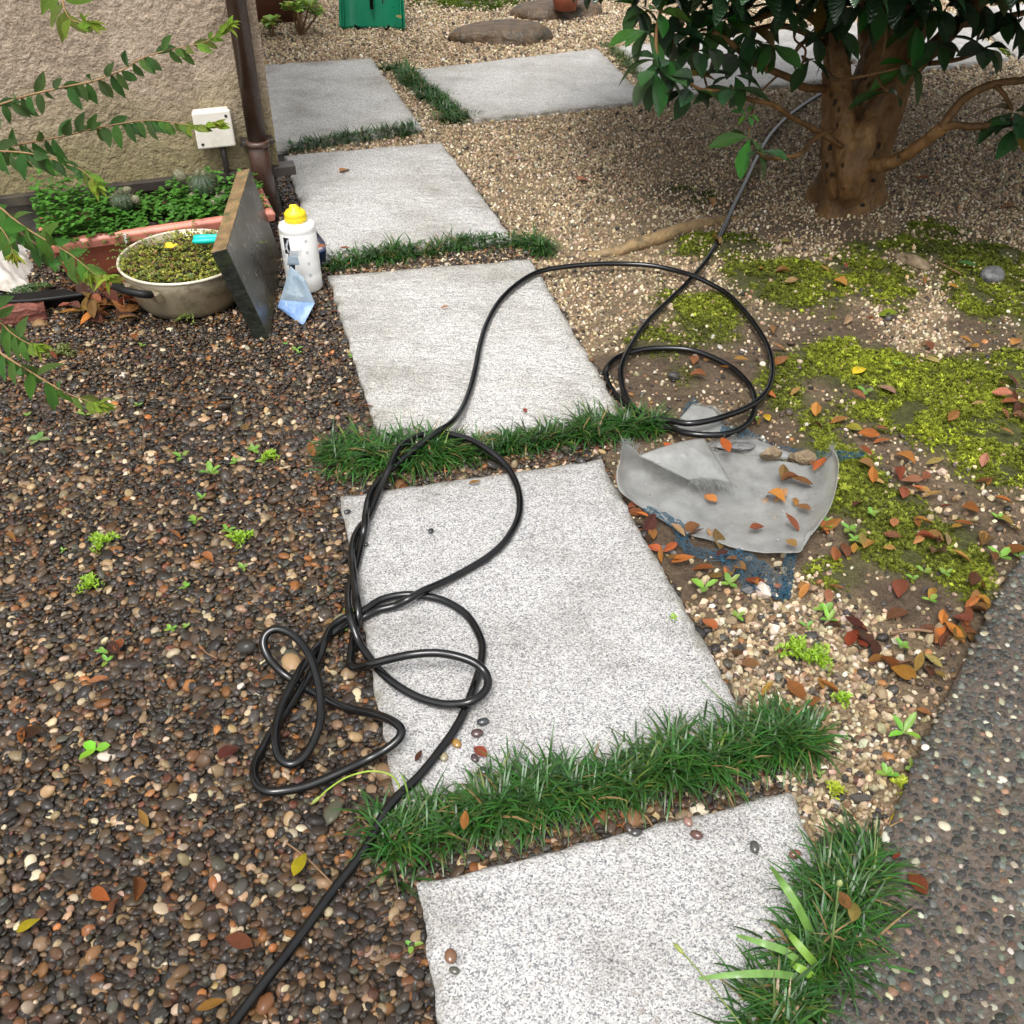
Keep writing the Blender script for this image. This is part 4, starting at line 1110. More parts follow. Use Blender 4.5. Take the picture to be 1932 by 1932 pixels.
cactus(383, .74, 0.155, 0.038, 0.078, 'dark ribbed cactus with pale pups beneath the electrical box', [(-.05, .0, .055, .013, .045, .7, 3.1), (-.012, .01, .06, .009, .028, .1, 0), (.008, .0, .062, .008, .026, .1, 1), (.05, -.02, -.01, .017, .034, .2, 0), (.06, .0, .0, .014, .03, .3, 0), (-.025, -.035, .008, .012, .026, .3, 4), (.036, -.045, -.01, .016, .03, .2, 5)], 3)
cactus(232, .66, 0.16, 0.032, 0.055, 'dark round cactus among the clover in the planter', [(.03, .0, .022, .013, .026, .6, 0), (.01, .02, .045, .012, .02, .2, 1)], 4)
cactus(434, .75, 0.14, 0.022, 0.038, 'small grey-green cactus at the planter end by the stone plate', [(.02, .0, 0, .014, .026, .2, 0), (.012, -.03, -.01, .013, .024, .3, 2)], 5, False)

def build_pan():
    c = Vector((-0.932, 2.715, 0.0)); h = 0.135; r = 0.178
    t = thing('cooking_pan', c, 'old aluminium pan used as a plant pot, black handle on its side', 'pan')
    prof = [(0.02, 0.004), (0.125, 0.004), (0.142, 0.012), (0.156, 0.035), (0.168, 0.09), (r, h), (r - 0.004, h), (0.164, 0.09)]
    mk('bowl', *lathe(prof, 64, c, capt=False), M['pan'], t)
    mk('rolled_rim', *tube([c + Vector((r * math.cos(a), r * math.sin(a), h)) for a in np.linspace(0, 2 * math.pi, 65)], 0.0042, 10, False), M['panrim'], t)
    V, Fc = [], []
    for j in range(12):
        for k in range(48):
            rad = 0.174 * j / 11; a = 2 * math.pi * k / 48
            V.append((c.x + rad * math.cos(a), c.y + rad * math.sin(a), h - 0.018 + 0.006 * math.sin(rad * 60 + a * 3) + random.uniform(-.003, .003)))
    for j in range(11):
        for k in range(48): Fc.append((j * 48 + k, j * 48 + (k + 1) % 48, (j + 1) * 48 + (k + 1) % 48, (j + 1) * 48 + k))
    mk('potting_soil', V, Fc, M['soil'], t)
    # handle on the near left side
    an = math.radians(241); dr = Vector((math.cos(an), math.sin(an), 0)); tn = Vector((-dr.y, dr.x, 0))
    hb = c + dr * (r + 0.012)
    pts = catmull([hb + tn * 0.055 + Vector((0, 0, h - 0.022)), hb + tn * 0.05 + dr * 0.022 + Vector((0, 0, h - 0.012)), hb + dr * 0.034 + Vector((0, 0, h - 0.008)), hb - tn * 0.05 + dr * 0.022 + Vector((0, 0, h - 0.012)), hb - tn * 0.055 + Vector((0, 0, h - 0.022))], 6)
    hd = mk('handle', *tube(pts, 0.0105, 12), M['black'], t)
    for s in (-1, 1):
        q = c + dr * (r - 0.012) + tn * s * 0.052 + Vector((0, 0, h - 0.052))
        o = mk('handle_bracket', *obox(q, tn * 0.03, dr * 0.02, Vector((dr.x * .012, dr.y * .012, 0.03))), M['pan'], t, False); bevel(o, 0.004)
        for e in (-1, 1):
            mk('rivet', *lathe([(0.0035, 0), (0.002, 0.002)], 8, q + dr * 0.011 + tn * e * 0.007 + Vector((0, 0, 0.012))), M['panrim'], o)
    return c, h, r
PC, PH, PR = build_pan()
def build_sedum():
    rr = random.Random(9); it = []
    for i in range(2600):
        a = rr.uniform(0, 6.283); rad = (PR - 0.006) * math.sqrt(rr.random())
        p = PC + Vector((rad * math.cos(a), rad * math.sin(a), PH - 0.018 + rr.random() ** 2 * 0.030))
        if fbm(np.array([p.x]), np.array([p.y]), 18, 2, 3)[0] < -0.35: continue
        s = rr.uniform(.5, 1.4); y = rr.random()
        c = (0.30 * s, 0.31 * s, 0.045 * s) if y < .6 else ((0.11 * s, 0.17 * s, 0.03 * s) if y < .85 else (0.20 * s, 0.10 * s, 0.05 * s))
        for k in range(3): it.append((p, rdir(rr, .6), rr.uniform(.006, .011), rr.uniform(.004, .006), c))
    for st in range(13):          # taller straggling stems, some over the rim
        a = rr.uniform(0, 6.283) if st > 3 else rr.uniform(2.6, 3.8); rad = PR * rr.uniform(.6, .98)
        p = PC + Vector((rad * math.cos(a), rad * math.sin(a), PH - 0.01)); d = Vector((math.cos(a) * .5, math.sin(a) * .5, 1)).normalized()
        for k in range(26):
            p = p + d * 0.003; d = (d + Vector((math.cos(a) * .05, math.sin(a) * .05, -0.04))).normalized()
            it.append((p, rdir(rr, .5), .007, .004, (0.17, 0.22, 0.05)))
    foliage('sedum', it, 'low yellow-green sedum growing in the aluminium pan', 'plant', origin=(PC.x, PC.y, PH))
build_sedum()
def yellow_petals():
    p = G(322, 468, PH + 0.022)
    it = [(p, (math.cos(a), math.sin(a), .55), .024, .022, (0.80, 0.62, 0.05)) for a in (0.2, 2.2, 4.2)]
    foliage('yellow_clover_leaf', it, 'pale yellow three-lobed leaf standing in the pan', 'leaf', origin=p, kind='thing')
yellow_petals()
def teal_tool():
    a = G(365, 449, PH + 0.035); b = G(428, 446, PH + 0.035)
    t = thing('garden_tool', a, 'turquoise plastic tool handle lying across the far side of the pan', 'tool')
    d = (b - a)
    o = mk('grip', *tube([a, a + d * .05, a + d * .3, a + d * .6, a + d * 1.3], [.005, .0085, .0095, .008, .0095], 14), M['teal'], t)
    k = Vector((0, -0.014, -0.004))
    mk('grip', *tube([a + k, a + k + d * .08, a + k + d * .4, a + k + d * 1.2], [.004, .0075, .0085, .0075], 14), M['teal'], t)
teal_tool()
def build_plate():
    nb, fb = Vector((-0.662, 2.478, 0)), Vector((-0.715, 2.975, 0))
    nt_, ft = Vector((-0.728, 2.452, 0.278)), Vector((-0.778, 3.012, 0.278))
    up = ((nt_ - nb) + (ft - fb)) * 0.5; al = fb - nb
    nrm = al.cross(up).normalized()
    if nrm.x > 0: nrm = -nrm
    th = nrm * 0.042
    t = thing('stone_plate', (nb + fb) / 2, 'dark weathered square stone plate leaning against the pan and planter', 'stone plate')
    c = [nb, fb, fb + th, nb + th, nt_, ft, ft + th, nt_ + th]
    V, Fc = hexa(c)
    o = mk('plate', V, Fc, [M['stoneplate'], M['stoneedge'], M['plateside']], t, False, [0, 1, 0, 0, 0, 2])
    bevel(o, 0.003)
build_plate()
def build_bottle():
    c = Vector((-0.610, 2.768, 0.008)); r = 0.052
    t = thing('bottle', c, 'white plastic bottle with yellow cap standing beside the stone plate', 'bottle')
    prof = [(0.03, 0), (0.048, 0.002), (r, 0.008), (r, 0.05), (r - .001, 0.056), (r, 0.062), (r, 0.178), (r - .0015, 0.182), (r, 0.186), (r, 0.196), (r - 0.003, 0.203), (0.036, 0.2065), (0.03, 0.208), (0.029, 0.214)]
    sy = 0.86; rz = 0.25
    b = mk('body', *lathe(prof, 56, c, 1, sy, rz), M['white'], t)
    prof = [(0.0295, 0.2085), (0.0315, 0.2105), (0.0315, 0.222), (0.0302, 0.224), (0.031, 0.226), (0.030, 0.234), (0.024, 0.241), (0.013, 0.244), (0.0125, 0.250), (0.006, 0.2515)]
    cp = mk('cap', *lathe(prof, 44, c, 1, sy, rz), M['yellow'], t)
    o = mk('flip_tab', *obox(c + Vector((-0.004, 0.004, 0.2405)), (0.02, 0.002, 0), (0, 0.014, 0), (0, 0, 0.0135)), M['yellow'], cp, False); bevel(o, 0.003, 3)
    def patch(a0, a1, z0, z1, m, nm, skew=0.0, off=0.0006):
        V, Fc = [], []; n = 10; k = 4
        for j in range(k + 1):
            for i in range(n + 1):
                a = a0 + (a1 - a0) * i / n + skew * j / k; z = z0 + (z1 - z0) * j / k
                x, y = (r + off) * math.cos(a), (r + off) * sy * math.sin(a)
                V.append(c + Vector((x * math.cos(rz) - y * math.sin(rz), x * math.sin(rz) + y * math.cos(rz), z)))
        for j in range(k):
            for i in range(n): q = j * (n + 1) + i; Fc.append((q, q + 1, q + n + 2, q + n + 1))
        return mk(nm, V, Fc, m, b)
    f = math.radians(258) - rz      # towards the camera
    patch(f - 0.50, f - 0.12, 0.128, 0.176, M['ink'], 'printed_picture')
    patch(f - 0.46, f - 0.34, 0.140, 0.172, M['print_and_dimple_shade'], 'printed_picture', 0.25, 0.0010)
    patch(f - 0.30, f - 0.20, 0.132, 0.158, M['print_and_dimple_shade'], 'printed_picture', -0.1, 0.0010)
    patch(f - 0.38, f - 0.02, 0.06, 0.128, M['ink'], 'printed_picture', 0.1)
    patch(f - 0.36, f + 0.12, 0.10, 0.14, M['print_and_dimple_shade'], 'printed_swirl', 0.22, 0.0012)
    for k in range(4): patch(f - 1.1, f - 0.55 - 0.06 * (k % 2), 0.132 - k * .006, 0.1345 - k * .006, M['print_and_dimple_shade'], 'printed_line', 0.1)
    for k in range(3): patch(f + 0.22, f + 0.5 - 0.05 * k, 0.138 - k * .006, 0.140 - k * .006, M['print_and_dimple_shade'], 'printed_line', 0.05)
    for i in range(4):
        a = f + 0.80
        patch(a - .07, a + .07, 0.160 - i * 0.034, 0.168 - i * 0.034, M['print_and_dimple_shade'], 'dimple_shade', 0.0, 0.0008)  # flat grey patch painted as the shade inside a grip dimple
build_bottle()
def build_pouch():
    q = [G(524, 580, 0.02), G(572, 614, 0.0), G(592, 582, 0.035), G(548, 502, 0.125)]
    def m_pouch():
        k = NT('printed_film')
        c = k.ramp(k.noise(16, 3), [(0.35, (0.20, 0.27, 0.34)), (0.6, (0.29, 0.35, 0.39)), (0.8, (0.42, 0.46, 0.48))])
        br = k.n('TexBrick'); k.put(br.inputs['Vector'], k.mapping((12, 12, 12)))
        br.inputs['Scale'].default_value = 4.0
        c = k.mix(k.math('MULTIPLY', br.outputs['Fac'], 0.6), c, (0.22, 0.28, 0.34))
        k.set(Base_Color=c, Roughness=0.42, Specular_IOR_Level=0.4, Normal=k.bump(k.noise(45, 4), 0.003)); return k.m
    def m_blue():
        k = NT('blue_film'); k.set(Base_Color=k.ramp(k.noise(20, 3), [(0.3, (0.13, 0.23, 0.46)), (0.7, (0.22, 0.33, 0.54))]), Roughness=0.4, Normal=k.bump(k.noise(40, 3), 0.003)); return k.m
    t = thing('plastic_pouch', (q[0] + q[1]) / 2, 'crumpled blue and grey printed plastic pouch leaning on the white bottle', 'pouch')
    def sheet(A, B, C, D, nm, m, bulge, nu=14, nv=14):
        V, Fc = [], []; nn = (B - A).cross(D - A).normalized()
        if nn.y > 0: nn = -nn
        for side in (1, -1):
            for j in range(nv + 1):
                for i in range(nu + 1):
                    u, v = i / nu, j / nv
                    p = (A.lerp(B, u)).lerp(D.lerp(C, u), v)
                    e = min(1, 5 * min(u, 1 - u, v, 1 - v) + .02)
                    V.append(p + nn * (side * bulge * e * (0.75 + 0.25 * math.sin(5 * u + 4 * v)) + 0.0016 * float(fbm(np.array([u * 3]), np.array([v * 3]), 2, 3, 6)[0]) * e + side * .0006))
        N = (nu + 1) * (nv + 1)
        for s in (0, 1):
            for j in range(nv):
                for i in range(nu):
                    a = s * N + j * (nu + 1) + i; f = (a, a + 1, a + nu + 2, a + nu + 1)
                    Fc.append(f if s == 0 else f[::-1])
        return mk(nm, V, Fc, m, t)
    top = G(574, 524, 0.105)
    l1, r1 = q[0].lerp(q[3], 0.18), G(594, 572, .04)
    sheet(l1, r1, top, q[3], 'printed_panel', m_pouch(), .007, 30, 30)
    sheet(q[0], q[1], r1, l1, 'blue_base', m_blue(), .005, 30, 20)
    sheet(G(542, 500, .125), G(566, 500, .12), G(560, 480, .15), G(543, 484, .15), 'torn_top', m_pouch(), .003, 6, 6)
build_pouch()
def build_navy():
    c = G(600, 470, 0.0)
    t = thing('dustpan', c, 'small navy blue plastic scoop behind the white bottle', 'scoop')
    top = [G(580, 426, .065), G(594, 432, .065), G(613, 457, .065), G(615, 471, .06), G(588, 484, .065)]
    bot = [p * 1.0 for p in top]; bot = [Vector((c.x + (p.x - c.x) * .8, c.y + (p.y - c.y) * .8, 0.004)) for p in top]
    n = len(top)
    inn = [Vector((c.x + (p.x - c.x) * .88, c.y + (p.y - c.y) * .88, p.z - .001)) for p in top]; fl = [Vector((c.x + (p.x - c.x) * .75, c.y + (p.y - c.y) * .75, .03)) for p in top]
    V = bot + top + inn
    Fc = [tuple(range(n))] + [(k, (k + 1) % n, n + (k + 1) % n, n + k) for k in range(n)] + [(n + k, n + (k + 1) % n, 2 * n + (k + 1) % n, 2 * n + k) for k in range(n)]
    mk('shell', V, Fc, M['navy'], t, False)
    V = inn + fl; Fc = [(k, (k + 1) % n, n + (k + 1) % n, n + k) for k in range(n)] + [tuple(range(n, 2 * n))]
    mk('inside', V, Fc, M['greypink'], t, False)
build_navy()
def build_brick():
    a, b = G(0, 622, 0.0), G(91, 606, 0.0)
    rr = random.Random(3)
    d = (b - a).normalized(); n = Vector((-d.y, d.x, 0)); L = 0.21
    bm = bmesh.new(); bmesh.ops.create_cube(bm, size=1.0); bmesh.ops.subdivide_edges(bm, edges=bm.edges[:], cuts=9, use_grid_fill=True)
    V = []
    for v in bm.verts:
        p = v.co; q = b - d * L * (0.5 - p.x) + n * 0.075 * (p.y + 0.5) + Vector((0, 0, 0.046 * (p.z + 0.5)))
        k = float(fbm(np.array([p.x * 3 + p.z]), np.array([p.y * 3 - p.z * 2]), 3, 4, 5)[0])
        q += Vector((rr.gauss(0, .0012), rr.gauss(0, .0012), rr.gauss(0, .0012))) + Vector((0, 0, .008 * k * (p.z > 0.4)))
        if p.x > 0.35 and p.z > 0.3: q.z -= 0.014 * (p.x - .35) / .15 * (0.6 + 0.4 * math.sin(p.y * 9))
        if -.1 < p.x < .1 and p.z > .45: q.z -= 0.006
        V.append(q)
    Fc = [[v.index for v in f.verts] for f in bm.faces]; bm.free()
    o = mk('broken_brick', V, Fc, M['brick'], origin=(a + b) / 2)
    setp(o, 'broken red brick on the dark gravel at the edge of the picture', 'brick', kind='thing')
build_brick()
def rock(name, px, py, sx, sy, sz, mat, label, seed, rz=0.0, z=None, cat='stone', sub=3, flat=False, sink=0.25):
    rr = random.Random(seed); c = G(px, py, 0.0)
    if z is None: z = gz(c.x, c.y)
    c.z = 0
    bm = bmesh.new(); bmesh.ops.create_icosphere(bm, subdivisions=max(sub, 3), radius=0.5)
    ax = [Vector((rr.uniform(-1, 1), rr.uniform(-1, 1), rr.uniform(-.6, 1))).normalized() for _ in range(16 if sub == 2 else 9)]; am = [rr.uniform(-.34, .12) for _ in range(16)]
    V = []
    for v in bm.verts:
        d = v.co.normalized(); s = 1.0
        for a, m in zip(ax, am):
            s = min(s, (0.74 + m * .7) / max(.05, d.dot(a))) if sub == 2 else s + m * max(0, d.dot(a)) ** 3
        s += 0.05 * float(fbm(np.array([d.x * 2 + d.z]), np.array([d.y * 2 - d.z]), 2.5, 3, seed)[0])
        p = v.co * s
        if flat: p.z = min(p.z, 0.24 + 0.06 * d.x)
        x, y = p.x * sx, p.y * sy
        V.append(Vector((c.x + x * math.cos(rz) - y * math.sin(rz), c.y + x * math.sin(rz) + y * math.cos(rz), z + (p.z + 0.5 - sink) * sz)))
    Fc = [[v.index for v in f.verts] for f in bm.faces]; bm.free()
    o = mk(name, V, Fc, M[mat], origin=(c.x, c.y, z), smooth=sub > 2)
    setp(o, label, cat, kind='thing'); return o
rock('small_stone', 76, 616, .05, .035, .028, 'wood', 'small orange-brown stone lying in front of the broken brick', 5)
rock('stepping_boulder', 938, 76, .56, .34, .20, 'rock', 'flat brown boulder sunk in the tan gravel beyond the path', 21, 0.1, 0.0, 'boulder', 4, True, .42)
rock('stepping_boulder', 1050, 28, .56, .30, .16, 'rock', 'flat brown boulder carrying the small terracotta pot', 24, -0.1, 0.0, 'boulder', 4, True, .42)
rock('moss_stone', 1868, 532, .075, .06, .055, 'rock_grey', 'grey stone sitting in the dark green moss below the tree', 31, 0.3)
rock('bark_chunk', 1716, 500, .15, .05, .05, 'rock_pale', 'pale crumbling chunk of bark on the moss', 32, -0.75, cat='bark')
rock('dark_stone', 1412, 1118, .035, .03, .03, 'rock_grey', 'black angular stone right of the big slab near the blue netting', 33, sub=2)
rock('slate_chip', 1262, 1040, .055, .028, .016, 'rock_grey', 'dark slate chip among the leaves in front of the plastic sheet', 34, -.8, sub=2)
rock('soil_clod', 1385, 952, .05, .04, .03, 'rock_pale', 'small tan clod beside the nearest grass end', 35, cat='clod')
bpy.data.objects.remove(bpy.data.objects['soil_clod'])
def black_tray():
    a, b, c, d = G(-40, 560, .055), G(120, 545, .05), G(165, 556, .045), G(-40, 573, .05)
    o = thing('black_tray', G(60, 590), 'black plastic tray behind the broken brick', 'tray')
    mk('side', *hexa([G(-40, 594, 0), G(165, 576, 0), G(150, 562, 0), G(-40, 575, 0), d, c, b, a]), M['black'], o, False)
    mk('lip', *tube(catmull([d + Vector((0, 0, .004)), G(60, 567, .05), c + Vector((0, 0, .003))], 6), 0.006, 8), M['black'], o)
black_tray()
def white_rag():
    V, Fc = [], []
    n, m = 34, 24
    for j in range(m + 1):
        for i in range(n + 1):
            u, v = i / n, j / m
            c = G(-90 + 150 * u, 560 - 90 * v, 0)
            h = 0.11 * math.sin(min(1, (1 - u) * 1.6 + .05) * 1.57) * math.sin(math.pi * min(1, v * .9 + .05)) + 0.022 * fbm(np.array([u * 2]), np.array([v * 2]), 3, 3, 8)[0]
            V.append((c.x + .01 * math.sin(v * 14), c.y, max(0.002, h)))
    for j in range(m):
        for i in range(n): q = j * (n + 1) + i; Fc.append((q, q + 1, q + n + 2, q + n + 1))
    o = mk('cloth_bag', V, Fc, M['cloth'], origin=G(0, 540))
    setp(o, 'dirty white cloth bag slumped by the end of the planter', 'bag', kind='thing')
white_rag()

# ------------------------------------------------------------------ things beyond the path
def far_pot(px, py, r0, r1, h, label, mat, seed, name='plant_pot', z=0.0):
    c = G(px, py, z)
    t = thing(name, c, label, 'pot')
    mk('bowl', *lathe([(r0, 0), (r0 + (r1 - r0) * .5, h * .5), (r1, h * .88)], 44, c, capt=False), M[mat], t)
    mk('rim', *lathe([(r1 + .001, h * .86), (r1 + .012, h * .865), (r1 + .013, h), (r1 - .002, h), (r1 - .01, h * .9)], 44, c, capb=False, capt=False), M[mat], t)
    mk('potting_soil', *lathe([(0.005, h * .9), (r1 - .008, h * .89)], 30, c, capb=True, capt=False), M['soil'], t)
    return c
far_pot(523, 34, .13, .19, .30, 'large dark terracotta pot behind the house corner', 'terracotta_dark', 1)
far_pot(1066, 17, .058, .08, .13, 'small terracotta pot standing on the flat boulder', 'terracotta', 2, z=0.055)
def jade(px, py, h, n, label, seed):
    c = G(px, py, 0); rr = random.Random(seed)
    t = thing('succulent', c, label, 'succulent', 'jade plants by the pot')
    mb = MB(); it = []
    for b in range(n):
        a = rr.uniform(0, 6.283); e = c + Vector((math.cos(a) * h * .55 * rr.random(), math.sin(a) * h * .4, h * rr.uniform(.55, 1)))
        m = c.lerp(e, .5) + Vector((rr.gauss(0, .01), 0, .01))
        mb.add(tube(catmull([c, m, e], 4), [.006] * 4 + [.0045] * 5, 6))
        for k in range(24):
            d = rdir(rr, .5); it.append((e + d * .006 - Vector((0, 0, .02 * rr.random())), d, rr.uniform(.035, .052), rr.uniform(.022, .03), tuple(q * rr.uniform(.7, 1.3) for q in (0.34, 0.47, 0.10))))
    mb.build('stems', M['twig'], t)
    foliage('leaves', it, None, None, t)
jade(568, 68, .20, 7, 'taller jade succulent with pale green leaves beside the large pot', 2)
jade(513, 72, .10, 3, 'small jade seedling at the house corner', 3)
def green_pan():
    a, b = G(643, 55), G(768, 57)
    d = (b - a).normalized(); n = Vector((-d.y, d.x, 0)); W_ = (b - a).length; H_ = .42
    c = (a + b) / 2
    t = thing('dustpan', c, 'green plastic dustpan standing upright on the gravel beyond the path', 'dustpan')
    V, Fc = [], []; nu, nv = 24, 20
    for s in (0, 1):
        for j in range(nv + 1):
            for i in range(nu + 1):
                u, v = i / nu * 2 - 1, j / nv
                cr = max(0, abs(u) - .82) / .18; zz = max(v * H_, 0.03 * cr ** 2.2)
                hw = W_ / 2 * (1 - 0.10 * v)
                dp = -0.045 * abs(u) ** 6 + 0.10 * v
                p = c + d * u * hw + n * (dp + s * .004) + Vector((0, 0, zz))
                V.append(p)
    N = (nu + 1) * (nv + 1)
    for s in (0, 1):
        for j in range(nv):
            for i in range(nu):
                q = s * N + j * (nu + 1) + i; f = (q, q + 1, q + nu + 2, q + nu + 1); Fc.append(f if s == 0 else f[::-1])
    for i in range(nu): Fc.append((i + 1, i, N + i, N + i + 1))
    for j in range(nv):
        q = j * (nu + 1); Fc.append((q, q + nu + 1, N + q + nu + 1, N + q)); q += nu; Fc.append((q + nu + 1, q, N + q, N + q + nu + 1))
    mk('tray', V, Fc, M['green'], t)
    mk('handle_rod', *tube([c - n * .012 + Vector((0, 0, .10)), c + n * .03 + Vector((0, 0, .42)), c + n * .06 + Vector((0, 0, .8))], .009, 10), M['black'], t)
    mk('rubber_lip', *tube(catmull([c + d * W_ * s * .5 + n * (-.045 * abs(2 * s) ** 6 - .002) + Vector((0, 0, .006 + .024 * max(0, abs(2 * s) - .82) / .18)) for s in np.linspace(-.5, .5, 15)], 3), .006, 8), M['black'], t)
    for s in (-.86, .86):
        e = c + d * s * W_ / 2
        mk('side_wall', *hexa([e - n * .045 + Vector((0, 0, .03)), e + d * .005 - n * .045 + Vector((0, 0, .03)), e + d * .005 + Vector((0, 0, .03)), e + Vector((0, 0, .03)), e * 1 - n * .0 + Vector((0, 0, H_)) + n * .06, e + d * .005 + n * .06 + Vector((0, 0, H_)), e + d * .005 + n * .1 + Vector((0, 0, H_)), e + n * .1 + Vector((0, 0, H_))]), M['green'], t, False)
    for k, (u, v) in enumerate(((-.5, .35), (-.62, .12), (.3, .28))):
        p = c + d * u * W_ / 2 + n * (.10 * v - .002) + Vector((0, 0, v * H_))
        mk('mud_streak', *obox(p, d * .006, n * .002, Vector((0, .012, .03))), M['black'], t, False)
green_pan()

# ------------------------------------------------------------------ leaf shapes shared by many leaves
def leaf_shape(name, mat, prof, fold, curl, seg=7, twist=0.0, side=0.0):
    """unit leaf along +Y, up +Z; prof(t) gives the half width"""
    V, Fc = [], []
    for k in range(seg + 1):
        t = k / seg; y = t; z = -curl * t * t + 0.05 * math.sin(t * math.pi)
        hw = prof(t); x0 = side * t * t
        tw = twist * t
        for s in (-1, -0.5, 0, 0.5, 1):
            V.append((x0 + s * hw * math.cos(tw), y, z + abs(s) * hw * fold + s * hw * math.sin(tw)))
    for k in range(seg):
        for s in range(4):
            a = k * 5 + s; Fc.append((a, a + 1, a + 6, a + 5))
    return meshdata(name, V, Fc, M[mat], True)
ob_ = lambda t: max(0.012, 0.215 * (math.sin(math.pi * min(1, t * 1.02) ** 1.25)) ** 0.8)
la_ = lambda t: max(0.010, 0.185 * math.sin(math.pi * min(1, t ** 0.85)) ** 0.9)
ova_ = lambda t: max(0.02, 0.25 * math.sin(math.pi * t ** 0.85) ** 0.85)
LEAF_T = [leaf_shape('tree_leaf', 'leaf_tree', ob_, 0.30, c, 7, tw, sd_) for c, tw, sd_ in ((0.10, 0, 0), (0.28, .2, .03), (0.02, -.2, -.04), (0.18, .1, .05), (0.40, 0, 0))]
LEAF_S = [leaf_shape('shrub_leaf', 'leaf_shrub', la_, 0.35, c, 6, tw, sd_) for c, tw, sd_ in ((0.10, 0, .03), (0.26, .25, 0), (0.0, -.3, -.05))]
LEAF_D = [leaf_shape('dead_leaf', 'leaf_dead', pf, f, c, 7, tw, sd_) for pf, f, c, tw, sd_ in ((la_, .5, -.20, 0, 0), (ova_, .25, .12, .3, 0), (la_, .9, -.35, .5, .1), (ova_, .6, -.25, -.4, -.06), (la_, .2, .2, .1, .08), (ova_, 1.1, .1, .2, .02))]
def leaf_mat(base, d, up, L, wscale=1.0):
    d = Vector(d).normalized(); up = Vector(up); up = (up - d * up.dot(d))
    if up.length < 1e-4: up = d.orthogonal()
    up.normalize(); x = d.cross(up)
    m = Matrix((x * L * wscale, d * L, up * L)).transposed().to_4x4()
    m.translation = Vector(base); return m

